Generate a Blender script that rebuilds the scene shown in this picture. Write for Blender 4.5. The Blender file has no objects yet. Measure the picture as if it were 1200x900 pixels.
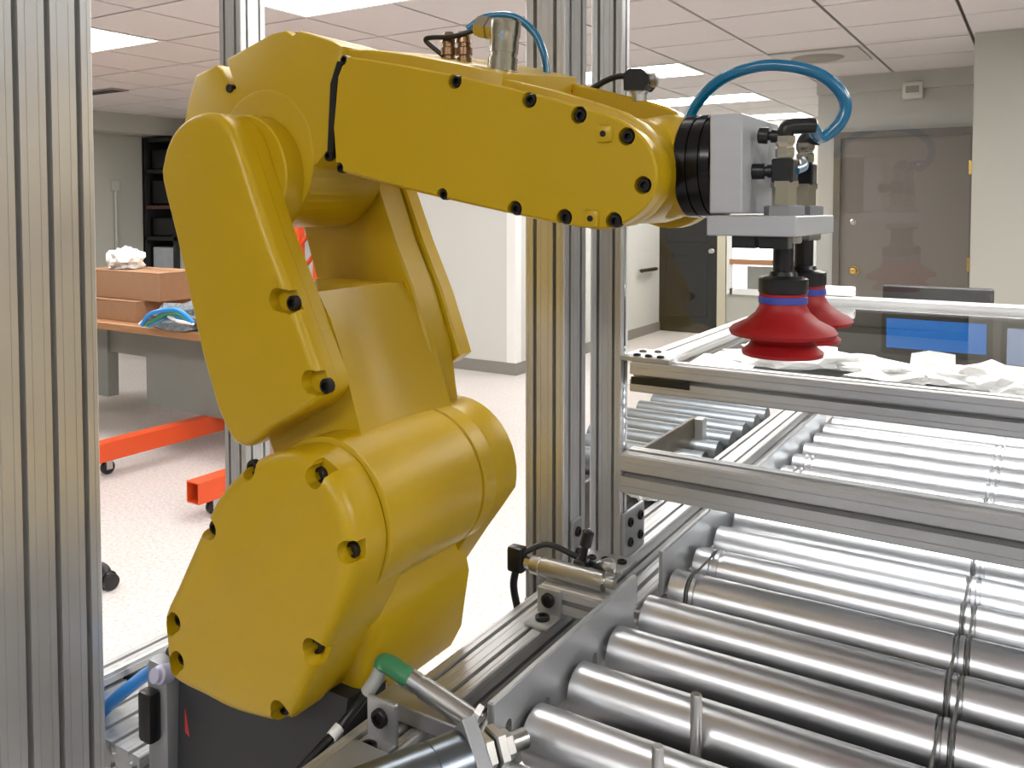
import bpy, bmesh, math, random
from mathutils import Vector, Matrix, noise

random.seed(7)
scene = bpy.context.scene
COL = scene.collection

# ------------------------------------------------------------------ camera
FPX, CX, PY = 1000.0, 600.0, 285.0          # focal length and principal point for a 1200x900 frame
PITCH = math.atan(0.04)
YAW = math.radians(32)
CAM = Vector((0, 0, 1.5))
cd = bpy.data.cameras.new('camera')
cd.sensor_width = 36.0
cd.lens = FPX / 1200 * 36
cd.shift_y = -(450 - PY) / 1200
cd.clip_start = 0.02
cam = bpy.data.objects.new('camera', cd)
cam.location = CAM
cam.rotation_euler = (math.pi / 2 - PITCH, 0, YAW)
COL.objects.link(cam)
scene.camera = cam
FW = Vector((-math.sin(YAW) * math.cos(PITCH), math.cos(YAW) * math.cos(PITCH), -math.sin(PITCH)))
RT = Vector((math.cos(YAW), math.sin(YAW), 0))
UP = RT.cross(FW)

# ------------------------------------------------------------------ world, exposure
w = bpy.data.worlds.new('world')
scene.world = w
w.use_nodes = True
w.node_tree.nodes['Background'].inputs[0].default_value = (0.8, 0.85, 0.9, 1)
w.node_tree.nodes['Background'].inputs[1].default_value = 0.3
scene.view_settings.view_transform = 'Standard'
scene.view_settings.look = 'None'
scene.view_settings.gamma = 1.0
scene.view_settings.use_curve_mapping = False
scene.view_settings.exposure = 0.4
LAMP = 15.0                                  # brightness of the ceiling light diffusers


def ray(u, v):
    return FW + RT * ((u - CX) / FPX) - UP * ((v - PY) / FPX)


def on(u, v, axis, val):
    """point of the place seen at pixel u,v on the plane axis=val"""
    d = ray(u, v)
    k = (val - CAM[axis]) / d[axis]
    return CAM + d * k


def oy(u, v, y): return on(u, v, 1, y)
def oz(u, v, z): return on(u, v, 2, z)
def ox(u, v, x): return on(u, v, 0, x)
def xz(pts, y): return [(oy(u, v, y).x, oy(u, v, y).z) for u, v in pts]


# ------------------------------------------------------------------ materials
def srgb(r, g, b):
    def f(c):
        c /= 255
        return c / 12.92 if c <= 0.04045 else ((c + 0.055) / 1.055) ** 2.4
    return (f(r), f(g), f(b), 1)


MATS = {}


def mat(name, col, rough=0.5, metal=0.0, var=0.0, vscale=8.0, bump=0.0, bscale=200.0, spec=0.5,
        emit=0.0, coat=0.0, rvar=0.0, stretch=(1, 1, 1), col2=None):
    if name in MATS:
        return MATS[name]
    m = bpy.data.materials.new(name)
    m.use_nodes = True
    nt = m.node_tree
    b = nt.nodes['Principled BSDF']
    b.inputs['Base Color'].default_value = col
    b.inputs['Roughness'].default_value = rough
    b.inputs['Metallic'].default_value = metal
    b.inputs['Specular IOR Level'].default_value = spec
    b.inputs['Coat Weight'].default_value = coat
    b.inputs['Coat Roughness'].default_value = 0.15
    if emit:
        b.inputs['Emission Color'].default_value = col
        b.inputs['Emission Strength'].default_value = emit
    tc = nt.nodes.new('ShaderNodeTexCoord')
    mp = nt.nodes.new('ShaderNodeMapping')
    mp.inputs['Scale'].default_value = stretch
    nt.links.new(tc.outputs['Object'], mp.inputs['Vector'])
    if var or rvar:
        n = nt.nodes.new('ShaderNodeTexNoise')
        n.inputs['Scale'].default_value = vscale
        n.inputs['Detail'].default_value = 5
        nt.links.new(mp.outputs[0], n.inputs['Vector'])
        if var:
            r = nt.nodes.new('ShaderNodeMix')
            r.data_type = 'RGBA'
            r.inputs[6].default_value = tuple(c * (1 - var) for c in col[:3]) + (1,)
            r.inputs[7].default_value = col2 or tuple(min(1, c * (1 + var)) for c in col[:3]) + (1,)
            nt.links.new(n.outputs['Fac'], r.inputs[0])
            nt.links.new(r.outputs[2], b.inputs['Base Color'])
        if rvar:
            mr = nt.nodes.new('ShaderNodeMapRange')
            mr.inputs['To Min'].default_value = max(0.02, rough - rvar)
            mr.inputs['To Max'].default_value = rough + rvar
            nt.links.new(n.outputs['Fac'], mr.inputs['Value'])
            nt.links.new(mr.outputs[0], b.inputs['Roughness'])
    if bump:
        n2 = nt.nodes.new('ShaderNodeTexNoise')
        n2.inputs['Scale'].default_value = bscale
        n2.inputs['Detail'].default_value = 3
        nt.links.new(mp.outputs[0], n2.inputs['Vector'])
        bp = nt.nodes.new('ShaderNodeBump')
        bp.inputs['Strength'].default_value = bump
        bp.inputs['Distance'].default_value = 0.002
        nt.links.new(n2.outputs['Fac'], bp.inputs['Height'])
        nt.links.new(bp.outputs[0], b.inputs['Normal'])
    MATS[name] = m
    return m


def glass_mat(name, refl, tint=(1, 1, 1, 1)):
    m = bpy.data.materials.new(name)
    m.use_nodes = True
    nt = m.node_tree
    nt.nodes.remove(nt.nodes['Principled BSDF'])
    out = nt.nodes['Material Output']
    tr = nt.nodes.new('ShaderNodeBsdfTransparent')
    tr.inputs[0].default_value = tint
    gl = nt.nodes.new('ShaderNodeBsdfGlossy')
    gl.inputs['Roughness'].default_value = 0.01
    lw = nt.nodes.new('ShaderNodeFresnel')
    lw.inputs['IOR'].default_value = refl
    mx = nt.nodes.new('ShaderNodeMixShader')
    nt.links.new(lw.outputs[0], mx.inputs[0])
    nt.links.new(tr.outputs[0], mx.inputs[1])
    nt.links.new(gl.outputs[0], mx.inputs[2])
    nt.links.new(mx.outputs[0], out.inputs['Surface'])
    MATS[name] = m
    return m


def floor_mat():
    m = mat('vinyl_floor', srgb(205, 199, 195), 0.32, rvar=0.06, vscale=3)
    nt = m.node_tree
    b = nt.nodes['Principled BSDF']
    tc = nt.nodes.new('ShaderNodeTexCoord')
    v = nt.nodes.new('ShaderNodeTexVoronoi')
    v.inputs['Scale'].default_value = 60
    nt.links.new(tc.outputs['Object'], v.inputs['Vector'])
    cr = nt.nodes.new('ShaderNodeValToRGB')
    cr.color_ramp.elements[0].position = 0.10
    cr.color_ramp.elements[0].color = srgb(160, 152, 147)
    cr.color_ramp.elements[1].position = 0.24
    cr.color_ramp.elements[1].color = srgb(208, 202, 199)
    nt.links.new(v.outputs['Distance'], cr.inputs[0])
    n = nt.nodes.new('ShaderNodeTexNoise')
    n.inputs['Scale'].default_value = 60
    n.inputs['Detail'].default_value = 6
    nt.links.new(tc.outputs['Object'], n.inputs['Vector'])
    cr2 = nt.nodes.new('ShaderNodeValToRGB')
    cr2.color_ramp.elements[0].position = 0.35
    cr2.color_ramp.elements[0].color = (0.8, 0.78, 0.76, 1)
    cr2.color_ramp.elements[1].position = 0.6
    cr2.color_ramp.elements[1].color = (1, 1, 1, 1)
    nt.links.new(n.outputs['Fac'], cr2.inputs[0])
    mx = nt.nodes.new('ShaderNodeMix')
    mx.data_type = 'RGBA'
    mx.blend_type = 'MULTIPLY'
    mx.inputs[0].default_value = 1
    nt.links.new(cr.outputs[0], mx.inputs[6])
    nt.links.new(cr2.outputs[0], mx.inputs[7])
    nt.links.new(mx.outputs[2], b.inputs['Base Color'])
    return m


YEL = mat('yellow_paint', srgb(190, 156, 12), 0.36, var=0.05, vscale=14, bump=0.05, bscale=500, spec=0.45, rvar=0.05)
DARKYEL = YEL
ALU = mat('anodised_aluminium', srgb(200, 200, 200), 0.38, metal=0.6, var=0.06, vscale=9, rvar=0.06)
ALUP = mat('aluminium_plate', srgb(182, 184, 186), 0.42, metal=0.75, var=0.10, vscale=14, rvar=0.08, bump=0.06, bscale=300)
ROLL = mat('zinc_roller', srgb(216, 218, 222), 0.33, metal=1.0, var=0.05, vscale=12, rvar=0.07, stretch=(1, 6, 6))
NICK = mat('nickel', srgb(196, 190, 174), .22, metal=1.0)
STEEL = mat('bright_steel', srgb(190, 189, 186), 0.3, metal=0.92, rvar=0.05, vscale=20)
BRASS = mat('nickel_brass', srgb(150, 120, 92), 0.3, metal=1.0)
GOLD = mat('polished_brass', srgb(205, 170, 90), 0.22, metal=1.0)
BLACK = mat('black_plastic', srgb(22, 22, 24), 0.35, var=0.1, vscale=20)
BLACKM = mat('black_anodised', srgb(14, 14, 16), 0.22, metal=0.3)
BOLT = mat('black_oxide_bolt', srgb(20, 17, 17), 0.45, spec=.4)
BASEB = mat('dark_base_paint', srgb(46, 47, 50), 0.5, var=0.1, vscale=10, bump=0.05)
CAST = mat('cast_grey', srgb(150, 152, 155), 0.45, metal=0.5, var=0.1, vscale=20)
TOOLPL = mat('machined_tool_plate', srgb(188, 190, 194), 0.4, metal=0.35, var=0.06, vscale=30, stretch=(1, 1, 8))
RED = mat('red_silicone', srgb(158, 10, 16), 0.5, var=0.08, vscale=20)
BLUEB = mat('blue_band', srgb(62, 78, 170), 0.45)
HOSE = mat('blue_hose', srgb(0, 108, 152), 0.22, spec=0.6, coat=0.4)
HOSEL = mat('light_blue_hose', srgb(10, 130, 215), 0.3, coat=0.3)
GREEN = mat('green_connector', srgb(58, 130, 88), 0.45)
GREYC = mat('grey_cable', srgb(100, 100, 104), 0.5)
WALL = mat('painted_wall', srgb(176, 176, 166), 0.6, var=0.03, vscale=2, bump=0.03, bscale=120)
WALLD = mat('grey_painted_wall', srgb(172, 172, 166), 0.6, var=0.03, vscale=2)
BASEBD = mat('vinyl_baseboard', srgb(128, 124, 118), 0.5)
TILE = mat('ceiling_tile', srgb(212, 207, 206), 0.85, var=0.05, vscale=60, bump=0.25, bscale=260)
GRID = mat('ceiling_void', srgb(78, 68, 66), 0.8)
TBAR = mat('ceiling_bar', srgb(150, 142, 138), 0.5)
LIGHT = mat('light_diffuser', (1, 0.985, 0.96, 1), 0.6, emit=LAMP)
FRAMEW = mat('white_metal_frame', srgb(225, 225, 222), 0.4)
DOORG = mat('brown_grey_door', srgb(112, 106, 98), 0.45, var=0.05, vscale=3)
DOORF = mat('door_frame_paint', srgb(92, 88, 82), 0.45)
DOORB = mat('black_door', srgb(14, 15, 17), 0.55, spec=.25)
CREAM = mat('cream_trim', srgb(190, 184, 160), 0.5)
WOOD = mat('bench_wood', srgb(160, 114, 74), 0.45, var=0.18, vscale=10, stretch=(1, 6, 6))
CARD = mat('cardboard', srgb(150, 112, 82), 0.8, var=0.1, vscale=20)
ORANGE = mat('orange_paint', srgb(214, 78, 30), 0.4, var=0.06, vscale=8)
GREYP = mat('grey_panel', srgb(128, 130, 124), 0.5, var=0.08, vscale=5)
PAPER = mat('white_paper', srgb(240, 240, 240), 0.7)
WRAP = mat('crumpled_wrap', srgb(228, 228, 226), 0.35, var=0.08, vscale=40)
PBAG = mat('plastic_bag', srgb(190, 198, 206), 0.18, var=0.3, vscale=60, col2=srgb(40, 60, 70))
GAPSHADE = mat('gap_shade', srgb(44, 42, 40), 0.6, var=0.3, vscale=7)  # dark colour of the added sheets that keep roller gaps dark
YBOX = mat('yellow_sensor', srgb(235, 195, 20), 0.45)
SCREEN = mat('lit_screen', srgb(10, 135, 235), 0.3, emit=3.4)
SCREENW = mat('pale_screen', srgb(190, 215, 255), 0.3, emit=2.4)
RACK = mat('rack_black', srgb(28, 27, 27), 0.5, var=0.2, vscale=6)
REDL = mat('red_label', srgb(205, 50, 60), 0.5)
FLOOR = floor_mat()
GLASS = glass_mat('guard_glass', 1.62)
GLASST = glass_mat('cover_glass', 1.5, (0.96, 0.97, 0.97, 1))


# ------------------------------------------------------------------ object helpers
def finish(name, bm, m, parent=None, angle=35):
    me = bpy.data.meshes.new(name)
    bmesh.ops.recalc_face_normals(bm, faces=bm.faces[:])
    bm.to_mesh(me)
    bm.free()
    return link(name, me, m, parent, angle)


def link(name, me, m, parent=None, angle=35):
    if m is not None:
        me.materials.clear()
        me.materials.append(m)
    if angle:
        for p in me.polygons:
            p.use_smooth = True
        me.set_sharp_from_angle(angle=math.radians(angle))
    o = bpy.data.objects.new(name, me)
    COL.objects.link(o)
    if parent is not None:
        setpar(o, parent)
    return o


def setpar(o, parent):
    o.parent = parent
    m = Matrix.Identity(4)
    p = parent
    chain = []
    while p is not None:
        chain.append(p)
        p = p.parent
    mw = Matrix.Identity(4)
    for q in reversed(chain):
        mw = mw @ q.matrix_parent_inverse @ q.matrix_basis
    o.matrix_parent_inverse = mw.inverted()


def thing(name, label, cat, loc=(0, 0, 0), group=None):
    o = bpy.data.objects.new(name, None)
    o.empty_display_size = 0.05
    o.location = loc
    COL.objects.link(o)
    return tag(o, label, cat, group)


def tag(o, label, cat, group=None):
    o['label'] = label
    o['category'] = cat
    if group:
        o['group'] = group
    return o


def struct(o):
    o['kind'] = 'structure'
    return o


def b_box(bm, x0, x1, y0, y1, z0, z1, bev=0.0, seg=1):
    r = bmesh.ops.create_cube(bm, size=1)
    vs = r['verts']
    for v in vs:
        v.co = Vector((x0 + (v.co.x + .5) * (x1 - x0), y0 + (v.co.y + .5) * (y1 - y0), z0 + (v.co.z + .5) * (z1 - z0)))
    if bev:
        es = list({e for v in vs for e in v.link_edges})
        bmesh.ops.bevel(bm, geom=es, offset=bev, segments=seg, profile=0.5, affect='EDGES')


def rnd(pts, n=3):
    out = []
    m = len(pts)
    for i in range(m):
        a, b, c, d = (Vector(pts[(i + k) % m]) for k in (-1, 0, 1, 2))
        for k in range(n):
            t = k / n
            out.append(tuple(0.5 * ((2 * b) + (c - a) * t + (2 * a - 5 * b + 4 * c - d) * t * t + (3 * b - a - 3 * c + d) * t ** 3)))
    return out


def box(name, x0, x1, y0, y1, z0, z1, m, parent=None, bev=0.0, seg=1):
    bm = bmesh.new()
    b_box(bm, min(x0, x1), max(x0, x1), min(y0, y1), max(y0, y1), min(z0, z1), max(z0, z1), bev, seg)
    return finish(name, bm, m, parent)


def b_loft(bm, rings, cap=True):
    vr = [[bm.verts.new(p) for p in r] for r in rings]
    n = len(vr[0])
    for a, b in zip(vr, vr[1:]):
        for i in range(n):
            bm.faces.new((a[i], a[(i + 1) % n], b[(i + 1) % n], b[i]))
    if cap:
        bm.faces.new(vr[0])
        bm.faces.new(vr[-1][::-1])
    return vr


def prism(name, pts, y0, y1, m, parent=None, bev=0.0, seg=3, back=None, angle=35):
    """outline in x,z swept from y0 (near) to y1; front rim rounded by bev"""
    back = back or pts
    area = sum(pts[i - 1][0] * pts[i][1] - pts[i][0] * pts[i - 1][1] for i in range(len(pts)))
    sg = 1 if area > 0 else -1

    def inset(d):
        out = []
        n = len(pts)
        for i in range(n):
            a, b, c = Vector(pts[i - 1]), Vector(pts[i]), Vector(pts[(i + 1) % n])
            t1, t2 = (b - a).normalized(), (c - b).normalized()
            n1, n2 = Vector((-t1.y, t1.x)) * sg, Vector((-t2.y, t2.x)) * sg
            m_ = n1 + n2
            k = 1 / max(0.45, 1 + n1.dot(n2))
            out.append(tuple(b + m_ * (d * k)))
        return out
    rings = []
    if bev:
        for k in range(seg + 1):
            a = math.pi / 2 * k / seg
            rings.append([(x, y0 + bev * (1 - math.sin(a)) , z) for x, z in inset(bev * (1 - math.cos(a)))])
        rings = rings[::-1]
    else:
        rings.append([(x, y0, z) for x, z in pts])
    rings.append([(x, y1, z) for x, z in back])
    bm = bmesh.new()
    b_loft(bm, rings)
    return finish(name, bm, m, parent, angle)


AX = {'x': Matrix(((0, 0, 1), (1, 0, 0), (0, 1, 0))), 'y': Matrix(((1, 0, 0), (0, 0, 1), (0, 1, 0))), 'z': Matrix.Identity(3)}


def b_lathe(bm, c, prof, axis='z', seg=24, d=None):
    """prof: list of (t along axis, radius)"""
    c = Vector(c)
    if d is not None:
        M = Vector(d).normalized().to_track_quat('Z', 'Y').to_matrix()
    else:
        M = AX[axis]
    rings = []
    for t, r in prof:
        r = max(r, 1e-5)
        rings.append([c + M @ Vector((r * math.cos(2 * math.pi * k / seg), r * math.sin(2 * math.pi * k / seg), t)) for k in range(seg)])
    b_loft(bm, rings)


def lathe(name, c, prof, m, parent=None, axis='z', seg=24, d=None, angle=35):
    bm = bmesh.new()
    b_lathe(bm, c, prof, axis, seg, d)
    return finish(name, bm, m, parent, angle)


def spline(pts, n=10):
    P = [Vector(p) for p in pts]
    P = [P[0] * 2 - P[1]] + P + [P[-1] * 2 - P[-2]]
    out = []
    for i in range(1, len(P) - 2):
        a, b, c, d = P[i - 1:i + 3]
        for k in range(n):
            t = k / n
            out.append(0.5 * ((2 * b) + (c - a) * t + (2 * a - 5 * b + 4 * c - d) * t * t + (3 * b - a - 3 * c + d) * t ** 3))
    out.append(P[-2])
    return out


def tube(name, pts, r, m, parent=None, n=8, seg=12, smooth=True):
    pts = spline(pts, n) if smooth else [Vector(p) for p in pts]
    bm = bmesh.new()
    rings = []
    up = Vector((0.13, 0.2, 1)).normalized()
    for i, p in enumerate(pts):
        t = (pts[min(i + 1, len(pts) - 1)] - pts[max(i - 1, 0)]).normalized()
        s = t.cross(up)
        if s.length < 1e-4:
            s = t.cross(Vector((1, 0, 0)))
        s.normalize()
        up = s.cross(t).normalized()
        rings.append([p + s * (r * math.cos(2 * math.pi * k / seg)) + up * (r * math.sin(2 * math.pi * k / seg)) for k in range(seg)])
    b_loft(bm, rings)
    return finish(name, bm, m, parent, 60)


def side_pts(w, n, sw, lip, dep):
    out = []
    p = w / n
    g = sw * .07
    for i in range(n):
        c = (i + .5) * p
        a, b = c - p * .31, c + p * .31
        out += [(a - g, 0), (a, g * 1.6), (a + g, 0)]
        out += [(c - sw / 2, 0), (c - sw / 2, lip), (c - sw * 1.05, lip), (c - sw * .4, dep), (c + sw * .4, dep), (c + sw * 1.05, lip), (c + sw / 2, lip), (c + sw / 2, 0)]
        out += [(b - g, 0), (b, g * 1.6), (b + g, 0)]
    return out


def tslot(name, x0, x1, y0, y1, z0, z1, axis, na, nb, parent, m=None, sw=None):
    """slotted aluminium extrusion: na slots across the first side of its section, nb across the other"""
    dims = {'x': (y0, y1, z0, z1), 'y': (x0, x1, z0, z1), 'z': (x0, x1, y0, y1)}[axis]
    a0, a1, b0, b1 = dims
    W, H = a1 - a0, b1 - b0
    pit = min(W / na, H / nb)
    sw = sw or pit * 0.19
    lip, dep = pit * 0.11, pit * 0.41
    ch = pit * 0.05
    pts = [(ch, 0)] + side_pts(W, na, sw, lip, dep) + [(W - ch, 0), (W, ch)]
    pts += [(W - d, t) for t, d in side_pts(H, nb, sw, lip, dep)] + [(W, H - ch), (W - ch, H)]
    pts += [(W - t, H - d) for t, d in side_pts(W, na, sw, lip, dep)] + [(ch, H), (0, H - ch)]
    pts += [(d, H - t) for t, d in side_pts(H, nb, sw, lip, dep)] + [(0, ch)]
    lo, hi = {'x': (x0, x1), 'y': (y0, y1), 'z': (z0, z1)}[axis]

    def mk(a, b, t):
        a += a0
        b += b0
        return {'x': (t, a, b), 'y': (a, t, b), 'z': (a, b, t)}[axis]
    bm = bmesh.new()
    b_loft(bm, [[mk(a, b, lo) for a, b in pts], [mk(a, b, hi) for a, b in pts]])
    return finish(name, bm, m or ALU, parent, 30)


def carve(o, cutters):
    """cut pockets: cutters = list of bmesh-building callables"""
    bm = bmesh.new()
    for c in cutters:
        c(bm)
    bmesh.ops.recalc_face_normals(bm, faces=bm.faces[:])
    me = bpy.data.meshes.new('cut')
    bm.to_mesh(me)
    bm.free()
    co = bpy.data.objects.new('cut', me)
    COL.objects.link(co)
    md = o.modifiers.new('cut', 'BOOLEAN')
    md.operation = 'DIFFERENCE'
    md.solver = 'EXACT'
    md.object = co
    md.use_self = True
    dg = bpy.context.evaluated_depsgraph_get()
    new = bpy.data.meshes.new_from_object(o.evaluated_get(dg))
    o.modifiers.clear()
    old = o.data
    o.data = new
    bpy.data.meshes.remove(old)
    bpy.data.objects.remove(co)
    for p in new.polygons:
        p.use_smooth = True
    new.set_sharp_from_angle(angle=math.radians(35))


_boltmesh = {}


def bolt(pos, r, parent, axis='-y', name='bolt', h=None, m=None):
    """socket head screw, head facing along axis"""
    m = m or BOLT
    h = h or r * 0.9
    key = (round(r, 5), round(h, 5), axis, m.name)
    if key not in _boltmesh:
        d = {'-y': (0, -1, 0), 'x': (1, 0, 0), 'z': (0, 0, 1), '-x': (-1, 0, 0), 'y': (0, 1, 0)}[axis] if isinstance(axis, str) else axis
        bm = bmesh.new()
        b_lathe(bm, (0, 0, 0), [(0, r), (h * .8, r), (h, r * .85), (h, r * .55), (h * .35, r * .5), (h * .35, 0)], seg=12, d=d)
        me = bpy.data.meshes.new(name)
        bmesh.ops.recalc_face_normals(bm, faces=bm.faces[:])
        bm.to_mesh(me)
        bm.free()
        me.materials.append(m)
        for p in me.polygons:
            p.use_smooth = True
        me.set_sharp_from_angle(angle=math.radians(35))
        _boltmesh[key] = me
    o = bpy.data.objects.new(name, _boltmesh[key])
    o.location = pos
    COL.objects.link(o)
    setpar(o, parent)
    return o


def join(name, builders, m, parent=None, angle=35):
    bm = bmesh.new()
    for b in builders:
        b(bm)
    return finish(name, bm, m, parent, angle)


# =================================================================== THE ROOM
CEIL = 2.52
FX0, FX1, FY0, FY1 = -10.2, 4.0, -4.0, 10.0
bm = bmesh.new()
b_box(bm, FX0, FX1, FY0, FY1, -0.1, 0.0)
floor = struct(finish('floor', bm, FLOOR, None, 0))
floor['label'] = 'pale speckled vinyl floor'

ceiling = struct(box('ceiling', FX0, FX1, FY0, FY1, CEIL + 0.012, CEIL + 0.1, GRID))
ceiling['label'] = 'suspended ceiling of white square tiles'
GX, GY, GP = -0.985, 5.10, 0.595
LIGHTS = [(-5.745, 2.72), (-3.365, 2.72), (-3.365, 5.695), (-3.365, 7.48), (-3.365, 9.265), (-5.745, 4.505),
          (-3.365, 0.34), (0.205, 2.72), (1.395, -2.04), (-5.745, 0.34), (-8.125, 2.72), (-0.985, 2.72), (-0.985, 0.935), (-0.985, -2.04), (1.395, 0.34), (0.205, 1.53)]  # out-of-frame panels are unseen ones, added to light the scene
lamp_cells = set()
for lx, ly in LIGHTS:
    i0 = round((lx - GX) / GP)
    j0 = round((ly - GY) / GP)
    lamp_cells |= {(i0, j0), (i0 + 1, j0)}
bm = bmesh.new()
b_box(bm, 0.009, GP - 0.009, 0.009, GP - 0.009, 0, 0.014)
tme = bpy.data.meshes.new('ceiling_tile')
bm.to_mesh(tme)
bm.free()
tme.materials.append(TILE)


def pix(p):
    d = Vector(p) - CAM
    z = d.dot(FW)
    if z < 0.05:
        return None
    return (CX + FPX * d.dot(RT) / z, PY - FPX * d.dot(UP) / z)


GRIDBITS = []
rest = bmesh.new()
rows = []
for i in range(-16, 9):
    for j in range(-16, 10):
        x, y = GX + i * GP, GY + j * GP
        if x < FX0 - .3 or x > FX1 or y < FY0 - .3 or y > FY1 - .1 or (i, j) in lamp_cells:
            continue
        vis = False
        for a in (0, .5, 1):
            for b in (0, .5, 1):
                q = pix((x + a * GP, y + b * GP, CEIL))
                if q and -40 < q[0] < 1240 and -60 < q[1] < 300:
                    vis = True
        dist = math.hypot(x, y)
        rows.append((0 if vis else 1, dist, x, y))
rows.sort()
for k, (nv, dist, x, y) in enumerate(rows):
    if nv == 0 and k < 290:
        o = bpy.data.objects.new('ceiling_tile', tme)
        o.location = (x, y, CEIL)
        COL.objects.link(o)
        setpar(o, ceiling)
    else:
        b_box(rest, x + .009, x + GP - .009, y + .009, y + GP - .009, CEIL, CEIL + .014)
o = finish('ceiling_tile_field', rest, TILE, ceiling, 0)
o['kind'] = 'stuff'

LAMPLAB = ['bright ceiling light panel at the left beside the front post', 'bright ceiling light panel above the yellow robot elbow',
           'bright ceiling light panel behind the black wrist connector', 'bright ceiling light panel seen under the blue hose loop',
           'bright ceiling light panel farthest back near the gripper block',
           'ceiling light panel hidden behind the robot elbow', 'added unseen ceiling light panel overhead left of the robot, above the photo', 'added unseen ceiling light panel overhead right of the conveyor, outside the photo',
           'added unseen ceiling light panel behind the viewer at the right', 'added unseen ceiling light panel overhead at the far left, outside the photo', 'ceiling light panel near the left wall, hidden by the front post',
           'added unseen ceiling light panel above the rear conveyor cover, above the photo', 'added unseen ceiling light panel directly above the robot cell, above the photo',
           'added unseen ceiling light panel behind the viewer at the left', 'added unseen ceiling light panel overhead right of the viewer, outside the photo',
           'added unseen ceiling light panel above the front rollers, above the photo']
for k, (lx, ly) in enumerate(LIGHTS):
    lab = LAMPLAB[k]
    t = thing('ceiling_light', lab, 'ceiling light', (lx, ly, CEIL), 'ceiling light panels')
    W, D = 2 * GP, GP
    join('light_frame', [lambda b: b_box(b, lx + .004, lx + W - .004, ly + .004, ly + .03, CEIL - .004, CEIL + .012),
                         lambda b: b_box(b, lx + .004, lx + W - .004, ly + D - .03, ly + D - .004, CEIL - .004, CEIL + .012),
                         lambda b: b_box(b, lx + .004, lx + .03, ly + .03, ly + D - .03, CEIL - .004, CEIL + .012),
                         lambda b: b_box(b, lx + W - .03, lx + W - .004, ly + .03, ly + D - .03, CEIL - .004, CEIL + .012)], FRAMEW, t)
    box('diffuser', lx + .03, lx + W - .03, ly + .03, ly + D - .03, CEIL + .001, CEIL + .011, LIGHT, t)

# air vent in the ceiling on the left, stained tile grille on the right
p = oz(125, 104, CEIL)
t = thing('ceiling_vent', 'dark slotted air vent in the ceiling at the left', 'vent', (p.x, p.y, CEIL))
join('vent_frame', [lambda b: b_box(b, p.x - .5, p.x + .1, p.y - .02, p.y + .14, CEIL - .012, CEIL + .001)], TBAR, t)
for k in range(3):
    box('vent_slot', p.x - .47, p.x + .07, p.y + .005 + k * .042, p.y + .03 + k * .042, CEIL - .016, CEIL - .011, BLACK, t)
p = oz(958, 66, CEIL)
t = thing('ceiling_diffuser', 'grey air diffuser with dusty centre above the blue hose loop', 'vent', (p.x, p.y, CEIL))
box('diffuser_plate', p.x - .26, p.x + .3, p.y - .26, p.y + .26, CEIL - .012, CEIL + .001, mat('diffuser_grey', srgb(186, 182, 176), .6), t)
lathe('diffuser_cone', (p.x, p.y, CEIL - .012), [(0, .17), (-.012, .14), (-.014, .10), (-.004, .02)], mat('dusty_grey', srgb(140, 134, 126), .7), t)

# walls
def wallbox(name, x0, x1, y0, y1, lab, m=WALL, z0=0.0, z1=CEIL + .012):
    o = struct(box(name, x0, x1, y0, y1, z0, z1, m))
    o['label'] = lab
    return o


WY = oz(604, 440, 0).y          # face of the white wall block behind the robot
WXR = oz(604, 440, 0).x
wallbox('wall_back', FX0, WXR, WY, FY1, 'white painted wall block behind the robot', mat('white_wall', srgb(196, 196, 190), .55, var=.02, vscale=2))
wallbox('wall_left', FX0, -8.7, FY0, WY, 'grey green wall at the far left', WALL)
DY = 7.0
DX0 = oy(958, 200, DY).x
CX0 = oy(1139, 200, 5.64).x
wallbox('wall_far', WXR, DX0, FY1 - .1, FY1, 'far wall at the end of the room', WALL)
wallbox('wall_door', DX0, CX0 + .2, DY, FY1, 'grey wall around the brown door', WALLD)
wallbox('wall_right', CX0, FX1 + .1, 5.64, FY1, 'pale wall at the right edge', WALL)
wallbox('wall_side', FX1, FX1 + .1, FY0, 5.64, 'side wall right of the cell', WALL)
wallbox('wall_front', FX0, FX1, FY0 - .1, FY0, 'wall behind the viewer', WALL)
o = struct(box('trim_1', DX0, CX0, DY - .06, DY, CEIL - .13, CEIL + .012, WALLD)); o['label'] = 'grey soffit above the door'
o = struct(box('trim_2', -8.7, -8.35, FY0, WY, CEIL - .2, CEIL + .012, WALL)); o['label'] = 'soffit along the left wall'
o = struct(box('baseboard_back', -8.7, WXR + .012, WY - .012, WY, 0, .11, BASEBD)); o['label'] = 'grey vinyl baseboard of the white wall'
o = struct(box('baseboard_side', WXR, WXR + .012, WY, FY1 - .1, 0, .11, BASEBD)); o['label'] = 'baseboard along the passage wall'
o = struct(box('trim_3', WXR - .09, WXR + .006, WY - .006, WY + .09, .11, CEIL, FRAMEW)); o['label'] = 'white strip at the corner of the wall'  # white strip along the wall corner

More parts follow.
